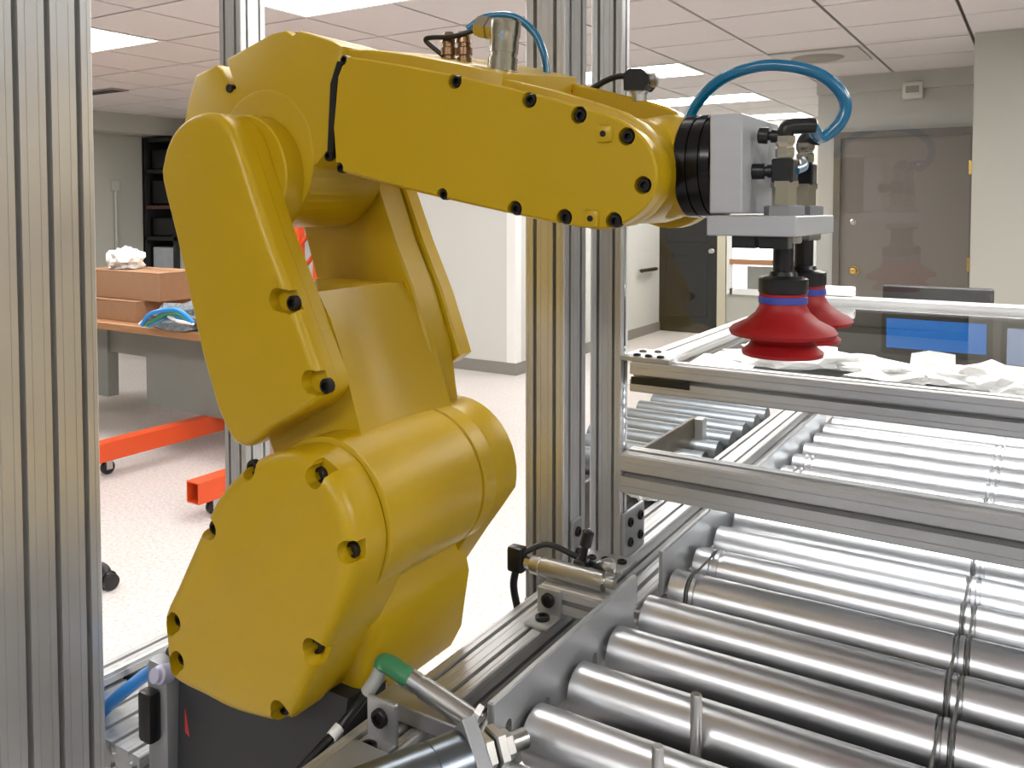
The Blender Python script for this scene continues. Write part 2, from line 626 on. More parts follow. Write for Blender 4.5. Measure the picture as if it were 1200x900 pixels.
# brown door on the right
dx0, dx1 = oy(986, 200, DY).x, oy(1137, 200, DY).x
dzt = oy(1060, 160, DY).z
d1 = struct(box('door_1', dx0, dx1, DY - .02, DY - .002, 0.005, dzt, DOORG))
d1['label'] = 'brown grey door with round brass knob'
join('door_frame', [lambda b: b_box(b, dx0 - .05, dx0, DY - .045, DY - .001, 0, dzt + .05),
                    lambda b: b_box(b, dx1, dx1 + .03, DY - .045, DY - .001, 0, dzt + .05),
                    lambda b: b_box(b, dx0, dx1, DY - .045, DY - .001, dzt, dzt + .05)], DOORF, d1)
k = oy(1001, 317, DY - .02)
lathe('door_knob', (k.x, k.y, k.z), [(0, .034), (.006, .034), (.008, .013), (.03, .013), (.035, .026), (.05, .031), (.062, .024), (.066, .004)], GOLD, d1, d=(0, -1, 0))
k = oy(1000, 260, DY - .02)
lathe('deadbolt', (k.x, k.y, k.z), [(0, .024), (.008, .024), (.012, .016), (.02, .014), (.02, .001)], STEEL, d1, d=(0, -1, 0))
for zz in (.3, 1.05, 1.75):
    box('hinge', dx1 - .006, dx1 + .012, DY - .052, DY - .02, zz, zz + .1, GOLD, d1)
# small alarm box above the door
q = oy(1070, 106, DY - .06)
t = thing('wall_sensor', 'small white box on the wall above the brown door', 'sensor', (q.x, DY, q.z))
box('sensor_case', q.x - .07, q.x + .07, DY - .1, DY - .001, q.z - .06, q.z + .06, mat('off_white', srgb(196, 196, 186), .5), t, .01, 2)
box('sensor_lens', q.x - .045, q.x + .045, DY - .104, DY - .099, q.z - .02, q.z + .03, GREYP, t)

# black door at the end of the passage + window beside it
FYW = FY1 - .1
bx0, bx1 = oy(771, 300, FYW).x, oy(842, 300, FYW).x
d2 = struct(box('door_2', bx0, bx1, FYW - .03, FYW - .002, .005, 2.08, DOORB))
d2['label'] = 'black panelled door at the end of the passage'
join('door_frame', [lambda b: b_box(b, bx0 - .07, bx0, FYW - .05, FYW - .001, 0, 2.14),
                    lambda b: b_box(b, bx1, bx1 + .1, FYW - .05, FYW - .001, 0, 2.14),
                    lambda b: b_box(b, bx0, bx1, FYW - .05, FYW - .001, 2.08, 2.14)], CREAM, d2)
for z0, z1 in ((.2, .95), (1.1, 1.95)):
    join('door_panel', [lambda b: b_box(b, bx0 + .12, bx1 - .12, FYW - .037, FYW - .029, z0, z1, .006)], DOORB, d2)
q = oy(832, 305, FYW)
lathe('door_knob', (bx1 - .07, FYW - .03, 1.0), [(0, .03), (.01, .012), (.03, .012), (.04, .03), (.06, .02), (.062, .002)], STEEL, d2, d=(0, -1, 0))
wx0, wx1 = oy(857, 300, FYW).x, oy(953, 300, FYW).x
w1 = struct(box('window_1', wx0, wx1, FYW - .012, FYW - .002, .55, 1.35, mat('daylight_pane', srgb(235, 238, 240), .3, emit=1.4)))
w1['label'] = 'bright low window behind the suction cups'
join('window_frame', [lambda b: b_box(b, wx0 - .04, wx0 + .03, FYW - .05, FYW - .001, .5, 1.4),
                      lambda b: b_box(b, wx1 - .03, wx1 + .04, FYW - .05, FYW - .001, .5, 1.4),
                      lambda b: b_box(b, wx0, wx1, FYW - .05, FYW - .001, 1.32, 1.4),
                      lambda b: b_box(b, wx0, wx1, FYW - .05, FYW - .001, .5, .57)], FRAMEW, w1)
q = oy(880, 307, FYW)
box('window_rail', wx0, wx1, FYW - .07, FYW - .012, q.z - .03, q.z + .03, WOOD, w1)
box('lower_panel', wx0 + .2, wx1, FYW - .03, FYW - .012, .57, q.z - .05, GREYP, w1)
# wall handle on the passage wall
q = ox(755, 316, WXR)
t = thing('grab_rail', 'short dark grab rail on the white passage wall', 'grab rail', (WXR, q.y, q.z))
tube('grip', [(WXR + .06, q.y - .22, q.z), (WXR + .06, q.y + .22, q.z)], .022, BLACK, t)
for s in (-1, 1):
    tube('bracket', [(WXR, q.y + s * .16, q.z), (WXR + .06, q.y + s * .16, q.z)], .012, STEEL, t, smooth=False)

# equipment rack against the left wall
ry0, ry1 = 6.0, 6.5 - .02
t = thing('equipment_rack', 'dark open equipment rack standing against the left wall', 'rack', (-8.4, ry0, 0))
for yy in (ry0, ry1 - .05):
    for xx in (-8.68, -8.16):
        box('rack_post', xx, xx + .05, yy, yy + .05, 0, 2.3, RACK, t)
for zz in (.1, .75, 1.15, 1.5, 1.9, 2.25):
    box('rack_shelf', -8.68, -8.11, ry0, ry1, zz, zz + .04, RACK if zz not in (1.5,) else mat('rack_brown', srgb(80, 52, 44), .5), t)
box('rack_back', -8.69, -8.66, ry0, ry1, .1, 2.3, BLACK, t)
for k, (zz, hh) in enumerate(((.14, .45), (.79, .28), (1.2, .2), (1.56, .26), (1.95, .22))):
    box('rack_unit', -8.62, -8.14, ry0 + .07, ry1 - .07, zz, zz + hh, RACK if k != 1 else mat('pale_unit', srgb(170, 176, 182), .4, var=.25, vscale=9), t, .01)
for k in range(4):
    q = Vector((-8.13, ry0 + .18 + .1 * k, 1.44))
    lathe('glint_stud', q, [(0, .016), (.012, .012), (.014, .001)], mat('glint_glow', (1, 1, 1, 1), .3, emit=3.0), t, d=(1, 0, 0))  # glints on the rack, put in as small glowing studs
# conduit and plate on the left wall
q = ox(134, 222, -8.7)
t = thing('wall_conduit', 'thin vertical conduit and switch plate on the left wall', 'conduit', (-8.7, q.y, q.z))
tube('conduit_pipe', [(-8.675, q.y, q.z), (-8.675, q.y, q.z - .75)], .018, WALLD, t, smooth=False)
box('switch_plate', -8.70, -8.66, q.y - .05, q.y + .05, q.z - .02, q.z + .1, WALLD, t, .006)

# =================================================================== WORK BENCH at the left
b1a, b1b = oz(118, 550, 0.0), oz(262, 524, 0.0)
bx_far = (b1a.x + b1b.x) / 2
b2 = oz(222, 588, 0.1)
bx_near = b2.x
by0 = 2.62
tb = thing('work_bench', 'wooden topped work bench on orange floor runners at the left', 'bench', (-4.3, 3.4, 0))
topz = 0.775
ptop = oz(240, 392, topz)
pbl = oz(112, 382, topz)
TY0 = 2.95
TX1 = ptop.x + .8
bm = bmesh.new()
ty = oz(238, 391, topz).y
b_box(bm, -6.6, -3.55, ty, ty + 1.15, topz - .05, topz, .006)
finish('bench_top', bm, WOOD, tb)
for nm, xx in (('floor_runner', bx_far), ('floor_runner', bx_near)):
    y0 = by0 if xx == bx_near else by0 + .1
    join(nm, [lambda b: b_box(b, xx - .045, xx + .045, y0, ty + 1.1, .085, .092),
              lambda b: b_box(b, xx - .045, xx + .045, y0, ty + 1.1, .183, .19),
              lambda b: b_box(b, xx - .045, xx - .038, y0, ty + 1.1, .092, .183),
              lambda b: b_box(b, xx + .038, xx + .045, y0, ty + 1.1, .092, .183)], ORANGE, tb)
    for yy in (y0 + .12, ty + .95):
        fk = join('caster_fork', [lambda b: b_box(b, xx - .03, xx + .03, yy - .03, yy + .03, .078, .085),
                                  lambda b: b_box(b, xx - .022, xx - .017, yy - .018, yy + .018, .03, .08),
                                  lambda b: b_box(b, xx + .017, xx + .022, yy - .018, yy + .018, .03, .08)], STEEL, tb)
        lathe('caster_wheel', (xx, yy, .04), [(-.016, .02), (-.014, .037), (-.008, .04), (.008, .04), (.014, .037), (.016, .02)], BLACK, fk, axis='x')
lg0, lg1 = oy(175, 450, ty + .3), oy(262, 450, ty + .3)
box('leg_panel', lg0.x, -3.75, ty + .28, ty + .36, .19, topz - .05, GREYP, tb)
lgl = oy(130, 450, ty + .3)
box('leg_panel', -6.2, lgl.x, ty + .28, ty + .36, .19, topz - .05, GREYP, tb)
box('apron', lgl.x, lg0.x, ty + .3, ty + .34, topz - .27, topz - .05, GREYP, tb)
for xx in (bx_far, bx_near):
    box('leg', xx - .04, xx + .04, ty + .36, ty + .44, .19, topz - .05, ORANGE, tb)

# things on the bench
def carton(x0, x1, y0, y1, z0, z1, lab):
    t = thing('cardboard_box', lab, 'box', ((x0 + x1) / 2, (y0 + y1) / 2, z0), 'cardboard boxes on the bench')
    join('box_body', [lambda b: b_box(b, x0, x1, y0, y1, z0, z1 - .004, .004)], CARD, t)
    xm = (y0 + y1) / 2
    for a, b_ in ((y0, xm - .002), (xm + .002, y1)):
        box('flap', x0, x1, a, b_, z1 - .004, z1, CARD, t)
    box('tape', x0 + .0, x1, xm - .03, xm + .03, z1, z1 + .001, mat('tan_tape', srgb(170, 132, 92), .3), t)
    return t


c0, c1 = oy(108, 372, ty + .12), oy(166, 372, ty + .12)
carton(c0.x - .25, c1.x, ty + .08, ty + .5, topz + .001, oy(150, 352, ty + .12).z, 'wide brown cardboard box at the bottom of the stack on the bench')
zb = oy(150, 352, ty + .12).z
carton(c0.x - .15, oy(196, 330, ty + .2).x, ty + .14, ty + .5, zb + .002, oy(150, 317, ty + .2).z, 'brown cardboard box on top of the wider box')


def blob(name, c, sx, sy, sz, m, lab, cat, seed, sub=3, amp=.35, parent=None, freq=3.0, group=None, flat=True):
    bm = bmesh.new()
    bmesh.ops.create_icosphere(bm, subdivisions=sub, radius=1)
    for v in bm.verts:
        n = noise.noise(v.co * freq + Vector((seed * 3.1, seed * 1.7, 0))) + .6 * noise.cell(v.co * freq * 1.6 + Vector((seed, 0, 0))) * .5
        v.co *= 1 + amp * n
        v.co.z = max(v.co.z, -.55)
        v.co = Vector((c[0] + v.co.x * sx, c[1] + v.co.y * sy, c[2] + (v.co.z + .55) * sz))
    o = finish(name, bm, m, parent, 0 if flat else 50)
    if lab:
        tag(o, lab, cat, group)
    return o


q = oy(133, 345, ty + .2)
blob('crumpled_paper', (q.x, ty + .3, oy(150, 317, ty + .2).z + .003), .13, .11, .09, WRAP, 'crumpled white paper lying on the bench boxes', 'paper', 3, amp=.5)
q = oz(207, 386, topz)
t = thing('parts_bag', 'clear plastic bag of blue and green tubing on the bench', 'bag', (q.x, q.y, topz))
blob('bag_film', (q.x, q.y + .05, topz + .002), .22, .13, .095, PBAG, None, None, 5, amp=.35, parent=t)
for k, (c, off) in enumerate(((HOSEL, -.06), (GREEN, .05), (HOSE, .1), (PAPER, -.1))):
    tube('tubing', [(q.x - .2 + off * .4, q.y - .08, topz + .02), (q.x - .05 + off, q.y - .09 + .02 * k, topz + .10), (q.x + .1, q.y - .07, topz + .13 - .02 * k), (q.x + .22, q.y - .05, topz + .06)], .013, c, t)
q2 = oy(198, 332, ty + .35)
blob('foam_piece', (q2.x, ty + .62, topz + .002), .06, .05, .26, PAPER, 'white foam piece standing behind the parts bag', 'foam', 9, amp=.15)

# chair caster near the front post
q = oz(127, 690, 0)
t = thing('chair_caster', 'black twin wheel chair caster beside the left post', 'caster', (q.x, q.y, 0))
for s in (-1, 1):
    lathe('wheel', (q.x + s * .018, q.y, .032), [(-.013, .02), (-.01, .031), (.01, .031), (.013, .02)], BLACK, t, axis='x')
lathe('caster_hood', (q.x, q.y, .04), [(-.008, .033), (.008, .033)], BLACK, t, axis='x')
tube('chair_foot', [(q.x, q.y, .05), (q.x - .05, q.y - .02, .09), (q.x - .3, q.y - .15, .13)], .02, BLACK, t)

# orange shelving upright seen through the arm window
q = oy(362, 320, 5.6)
t = thing('orange_rack', 'orange lattice rack upright seen through the robot arm opening', 'rack', (q.x, 5.6, 0))
for xx in (q.x - .12, q.x + .12):
    box('upright', xx - .035, xx + .035, 5.56, 5.64, 0, 1.42, ORANGE, t, .004)
for k in range(5):
    z0 = .15 + k * .25
    tube('lattice_brace', [(q.x - .12, 5.6, z0), (q.x + .12, 5.6, z0 + .24)], .02, ORANGE, t, smooth=False)

# =================================================================== ROBOT ARM
rb = thing('robot_arm', 'yellow articulated industrial robot arm with vacuum gripper', 'robot', (-.55, .57, .926))
J2 = (-.473, 1.257)
R2 = .0635
# --- base
bz0, bz1 = .926, 1.113
pl = [(-.706, .52), (-.594, .487), (-.462, .487), (-.458, .53), (-.50, .60), (-.53, .67), (-.67, .67), (-.706, .64)]
bm = bmesh.new()
b_loft(bm, [[(x - .004, y - .004, bz0) for x, y in pl], [(x, y, bz1 - .03) for x, y in pl], [(x + .002, y + .004, bz1) for x, y in pl]])
base = finish('base', bm, BASEB, rb, 25)
box('base_foot', -.73, -.45, .46, .70, bz0 - .012, bz0, CAST, base, .003)
pan = join('connector_panel', [lambda b: b_loft(b, [[(-.738, y0, 1.0), (-.738, y0, 1.085), (-.722, y0, 1.112), (-.7, y0, 1.112), (-.7, y0, 1.0)] for y0 in (.53, .66)])], CAST, base)
join('connector_bracket', [lambda b: b_box(b, -.742, -.708, .505, .53, .93, 1.06, .008, 2), lambda b: b_box(b, -.742, -.708, .53, .64, .93, 1.03, .006, 2)], CAST, base)
join('connector_latch', [lambda b: b_box(b, -.736, -.716, .492, .506, .985, 1.035, .004, 2)], BLACK, base)
lathe('connector_shell', (-.712, .512, 1.05), [(0, .009), (.012, .009), (.014, .007), (.018, .007), (.018, .001)], mat('pale_violet_cap', srgb(190, 190, 215), .35), base, d=(0, -1, .3))
lb0 = [oy(u, v, .486) for u, v in ((207, 866), (212, 870), (236, 899), (222, 905), (210, 905))]
bm = bmesh.new()
vs = [bm.verts.new((p.x, .4945 - (p.x + .664) * .0, p.z)) for p in lb0]
bm.free()
# warning label on the chamfer of the base
dx_, dy_ = .112, -.033
n_ = Vector((-.033, -.112, 0)).normalized()
def lab_pt(s, z): return Vector((-.706 + dx_ * s, .52 + dy_ * s, z)) + n_ * .0015
join('warning_label', [lambda b: b_loft(b, [[lab_pt(.14, .95) + n_ * k, lab_pt(.14, 1.02) + n_ * k, lab_pt(.27, .99) + n_ * k, lab_pt(.36, .95) + n_ * k] for k in (0, .0012)])], REDL, base, 0)
join('warning_label', [lambda b: b_loft(b, [[lab_pt(.37, .95) + n_ * k, lab_pt(.285, .988) + n_ * k, lab_pt(.62, .97) + n_ * k, lab_pt(.7, .95) + n_ * k] for k in (0, .0012)])], PAPER, base, 0)
# --- turret: neck, near housing, near cover, far column
nz = xz([(484, 770), (480, 735)], .575)
neck = [(-.61, 1.088), (-.468, 1.088), (-.456, 1.11), (-.452, 1.135), (-.447, 1.165), (-.455, 1.2), (-.48, 1.235), (-.52, 1.245), (-.60, 1.2), (-.62, 1.15)]
prism('turret_neck', neck, .505, .64, YEL, rb, .012, 3)
lathe('turret_ring', (-.553, .572, 1.095), [(0, .08), (.012, .084), (.03, .084), (.034, .075)], BASEB, rb, seg=40)
cov = [(352, 526), (366, 528.5), (380, 535), (398, 550), (412, 573), (422, 598), (428.5, 625), (430, 648), (424, 680), (408, 722), (388, 762), (362, 822), (346, 838), (318, 834), (285, 824),
       (258, 810), (226, 794), (213, 778), (209, 740), (208, 712), (222, 680), (236, 648), (252, 612), (266, 583), (275, 570), (285, 558), (305, 540), (328, 529)]
covp = rnd(xz(cov, .462), 3)
cover = prism('shoulder_cover', covp, .446, .4835, YEL, rb, .011, 4)
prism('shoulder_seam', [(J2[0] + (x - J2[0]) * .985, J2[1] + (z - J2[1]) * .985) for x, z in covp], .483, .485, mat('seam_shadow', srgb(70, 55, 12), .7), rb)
prism('shoulder_housing', [(J2[0] + (x - J2[0]) * .985, J2[1] + (z - J2[1]) * .985) for x, z in covp], .4848, .516, YEL, rb)
cb = [(374, 557), (412, 645), (371, 757), (333, 829), (215, 771), (211, 726), (296, 548), (252, 618)]
cuts = []
for u, v in cb:
    p = oy(u, v, .452)
    dirv = Vector((p.x - J2[0], 0, p.z - J2[1])).normalized()
    cuts.append(lambda b, p=p: b_lathe(b, (p.x, .43, p.z), [(0, .0085), (.031, .0085)], 'y', 20))
    cuts.append(lambda b, p=p, d=dirv: b_lathe(b, (p.x + d.x * .008, .43, p.z + d.z * .008), [(0, .0085), (.031, .0085)], 'y', 20))
carve(cover, cuts)
for u, v in cb:
    p = oy(u, v, .458)
    bolt((p.x, .462, p.z), .0062, cover, '-y')


def circ(c, r, a0, a1, n):
    return [(c[0] + r * math.cos(math.radians(a0 + (a1 - a0) * k / n)), c[1] + r * math.sin(math.radians(a0 + (a1 - a0) * k / n))) for k in range(n + 1)]


# far column of the turret (behind the barrel) with its pale rim
far = circ(J2, R2 + .001, 200, -12, 24) + [(-.425, 1.222), (-.441, 1.2), (-.484, 1.137), (-.505, 1.113), (-.61, 1.113), (-.61, 1.18)]
prism('shoulder_far_column', far, .628, .662, YEL, rb, .004, 2)
# --- barrel at the root of the lower arm
lower = lathe('arm_root', (J2[0], 0, J2[1]), [(.4850, R2 - .001), (.4860, R2 + .0005), (.606, R2 + .0005), (.607, R2 - .002), (.609, R2 - .002), (.610, R2 + .0005), (.629, R2 + .0005)], YEL, rb, axis='y', seg=64)
# --- lower arm: near prong with cover, far prong, web between
cap = [(197, 212), (198, 190), (203, 170), (212, 153), (224, 141), (238, 134), (252, 132), (265, 136), (276, 147), (285, 164), (295, 194), (318, 266), (335, 312), (350, 352), (368, 402),
       (381, 440), (384, 458), (374, 474), (352, 488), (325, 503), (306, 518), (296, 522), (284, 519), (274, 505), (262, 478), (253, 448), (243, 412), (228, 345), (214, 282)]
capp = rnd(xz(cap, .484), 3)
prong = prism('arm_cover', capp, .476, .495, YEL, rb, .007, 4)
pcb = [(342, 354), (381, 451)]
cuts = []
for u, v in pcb:
    p = oy(u, v, .48)
    for s in (0, 1, 2):
        cuts.append(lambda b, p=p, s=s: b_lathe(b, (p.x - s * .006, .46, p.z + s * .0008), [(0, .0095), (.026, .0095)], 'y', 20))
carve(prong, cuts)
for u, v in pcb:
    p = oy(u + 3, v + 1, .484)
    bolt((p.x, .486, p.z), .0062, prong, '-y')
# prong body: round head about J3 and straight flanks
J3 = (-.600, 1.528)
head = circ(J3, .0615, 165, -8, 20)
body = head + [(-.519, 1.47), (-.497, 1.425), (-.474, 1.36), (-.468, 1.30), (-.50, 1.27), (-.56, 1.27), (-.578, 1.315), (-.60, 1.37), (-.632, 1.46)]
prism('arm_near_prong', [(-.575 + (x + .575) * .996, 1.42 + (z - 1.42) * .996) for x, z in capp], .4955, .508, YEL, rb)
body2 = head + [(-.519, 1.47), (-.497, 1.425), (-.478, 1.372), (-.472, 1.33), (-.465, 1.29), (-.50, 1.265), (-.56, 1.265), (-.578, 1.315), (-.60, 1.37), (-.632, 1.46)]
prism('arm_far_prong', body2, .622, .655, YEL, rb, .002, 1)
fc = circ(J3, .064, 165, -5, 20) + [(-.514, 1.47), (-.49, 1.42), (-.468, 1.362), (-.482, 1.352), (-.58, 1.34), (-.60, 1.37), (-.636, 1.46)]
prism('arm_far_cover', fc, .657, .675, YEL, rb, .002, 1)
# web: lofted, hollow-fronted, flaring onto the barrel
bm = bmesh.new()
rings = []
stat = [(1.432, -.60, -.507, .004), (1.41, -.592, -.492, .012), (1.38, -.585, -.480, .014), (1.35, -.58, -.470, .010), (1.32, -.575, -.460, .005), (1.29, -.56, -.449, .001), (1.262, -.545, -.440, 0)]
for z, xl, xr, sc in stat:
    r = [(xl, .509, z), (xl, .63, z)]
    for k in range(9):
        t_ = k / 8
        y = .63 - (.63 - .509) * t_
        r.append((xr - sc * math.sin(math.pi * t_), y, z))
    rings.append(r)
b_loft(bm, rings)
finish('arm_web', bm, YEL, rb, 40)
# --- elbow housing and its barrel in the fork
elb = [(214, 160), (222, 118), (231, 88), (249, 79), (255, 76), (262, 82), (272, 106), (277, 103), (266, 70), (270, 67), (320, 39), (336, 35.5), (344, 41), (352, 36), (392, 48), (402, 54), (400, 110), (397, 165)]
EC = (-.592, 1.5445)
elp = xz(elb, .532) + circ(EC, .0615, -8, -172, 22)
lathe('elbow_disc', (J3[0] + .003, 0, J3[1] - .001), [(.5085, .054), (.51, .0555), (.531, .0555)], YEL, rb, axis='y', seg=56)
lathe('elbow_barrel', (EC[0], 0, EC[1]), [(.529, .0585), (.53, .0615), (.6175, .0615), (.618, .055)], YEL, rb, axis='y', seg=56)
prism('elbow_housing', elp, .530, .62, YEL, rb, .003, 2)
p = oy(343, 40, .54)
bolt((p.x, .545, p.z - .004), .006, rb, 'z')
p = oy(272, 104, .532)
lathe('elbow_pin', (p.x, .54, p.z), [(-.012, .004), (.006, .004)], BOLT, rb, axis='y', seg=12)

# --- forearm
fo = [(405, 66), (430, 69), (480, 77.5), (535, 88), (620, 108), (680, 124.5), (714, 135), (738, 147), (756, 163), (767, 184), (771, 206), (766, 229), (752, 248), (733, 261), (711, 267.5), (690, 267.5), (660, 262),
      (605, 251), (520, 232), (450, 214), (402, 201), (394, 193), (391, 150), (396, 90)]
fop = xz(fo, .525)
fop = fop[:4] + [(float(a), float(b)) for a, b in rnd(fop, 3)[12:51]] + fop[17:]
fcen = (sum(x for x, z in fop) / len(fop), sum(z for x, z in fop) / len(fop))
forearm_cover = prism('forearm_cover', fop, .524, .5365, YEL, rb, .0015, 1)
fb = [(402, 70), (399, 75), (534, 95), (621, 117), (679, 135), (735, 160), (754, 217), (720, 259), (662, 255), (604, 245), (519, 228), (398, 197)]
fbig = {(735, 160), (754, 217), (679, 135), (621, 117), (604, 245), (662, 255), (720, 259), (534, 95)}
fb = [b for b in fb if b != (399, 75)]
cuts = []
for u, v in fb:
    p = oy(u, v, .525)
    rr = .0068 if (u, v) in fbig else .0055
    cuts.append(lambda b, p=p, rr=rr: b_lathe(b, (p.x, .51, p.z), [(0, rr), (.0215, rr * .85)], 'y', 20))
carve(forearm_cover, cuts)
for u, v in fb:
    p = oy(u, v, .525)
    bolt((p.x, .5315, p.z), .0047 if (u, v) in fbig else .0042, forearm_cover, '-y', h=.006)
for u, v in ((708, 157), (693, 256)):
    p = oy(u, v, .523)
    join('cover_tab', [lambda b: b_box(b, p.x - .006, p.x + .006, .521, .526, p.z - .006, p.z + .006, .0025, 2)], YEL, forearm_cover)
    lathe('tab_hole', (p.x, .5205, p.z), [(0, .0022), (.001, .0022)], BOLT, forearm_cover, axis='y', seg=10)
# dark gap strip at the rear end of the cover
gp = xz([(388, 98), (396, 72), (402, 72), (395, 100), (391, 185), (384, 188)], .529)
prism('cable_gap', gp, .528, .534, BLACK, rb)
for u, v in ((386, 183),):
    p = oy(u, v, .527)
    bolt((p.x, .529, p.z), .0045, rb, '-y')
# forearm casting behind the cover: far side stands higher than the near side


def grow(pts, d):
    out = []
    n = len(pts)
    for i in range(n):
        a, b, c = Vector(pts[i - 1]), Vector(pts[i]), Vector(pts[(i + 1) % n])
        t1 = (b - a).normalized()
        t2 = (c - b).normalized()
        nn = Vector((-(t1.y + t2.y), t1.x + t2.x)).normalized()
        out.append(tuple(b + nn * d))
    return out


# casting part 1: from elbow to the pocket
top1 = [(398, 57), (440, 58), (480, 63), (540, 74), (590, 86)]
bot1 = [(590, 249), (520, 233), (450, 216), (402, 203)]
c1 = xz(top1 + bot1, .5375)
n1 = len(top1)
c1b = [(x, z + (.012 if i < n1 else 0)) for i, (x, z) in enumerate(c1)]
prism('forearm_casting', c1, .5368, .655, YEL, rb, .0035, 2, back=c1b)
# near lip / wall of the wrist fork (behind the cover), far wall
nearw = xz([(560, 78), (640, 99), (690, 112), (728, 124), (752, 140), (768, 160), (777, 186), (779, 208), (773, 233), (757, 253), (735, 266), (700, 271), (640, 262), (560, 245)], .5375)
nearw = [(x, z) for x, z in nearw]
prism('wrist_fork_near', xz([(586, 90), (640, 103), (690, 118), (722, 129), (746, 143), (763, 161), (773, 186), (775, 208), (769, 231), (754, 251), (733, 264), (700, 269.5), (640, 260), (586, 248)], .5365), .5367, .556, YEL, rb, .003, 2)
fw = xz([(640, 104), (690, 118), (722, 129), (746, 143), (763, 161), (773, 186), (775, 208), (769, 231), (754, 251), (733, 264), (700, 269.5), (640, 260)], .5365)
fwt = [(x - .004, z + (.014 if i < 4 else 0)) for i, (x, z) in enumerate(fw)]
# far wall keeps the fork's outline but its upper rim runs higher
fj = (-.256, 1.5256)
farw = [(-.372, 1.6155), (-.3635, 1.613), (-.283, 1.590), (-.262, 1.583), (-.25, 1.577)] + circ(fj, .041, 66, -100, 18) + [(-.37, 1.515)]
prism('wrist_fork_far', farw, .645, .662, YEL, rb, .002, 1)
prism('fork_floor', [(-.348, 1.50), (-.348, 1.556), (-.31, 1.55), (-.28, 1.53), (-.28, 1.50)], .5561, .6449, YEL, rb)
bp = oy(669, 107, .645)
lathe('fork_hole', (bp.x, .6445, bp.z), [(0, .0022), (.001, .0022)], REDL, rb, axis='y', seg=10)
# wrist ball between the fork walls, neck and black flange
lathe('wrist_hub', (fj[0], 0, fj[1] + .002), [(.5562, .033), (.56, .036), (.575, .0385), (.625, .0385), (.64, .036), (.6445, .033)], YEL, rb, axis='y', seg=40)
FA = (.603, 1.531)
lathe('wrist_neck', (0, FA[0], FA[1]), [(-.262, .036), (-.24, .0385), (-.232, .0385), (-.228, .0365), (-.222, .0365)], YEL, rb, axis='x', seg=40)
lathe('tool_flange', (0, FA[0], FA[1]), [(-.2215, .034), (-.221, .0372), (-.213, .0372), (-.2125, .0362), (-.2115, .0362), (-.211, .0372), (-.204, .0372), (-.2035, .0362), (-.2025, .0362), (-.202, .0372), (-.196, .0368), (-.195, .033), (-.1915, .033)], BLACKM, rb, axis='x', seg=48)
for k in range(6):
    a = math.radians(60 * k + 10)
    bolt((-.1955, FA[0] + .034 * math.cos(a), FA[1] + .034 * math.sin(a)), .0032, rb, 'x')
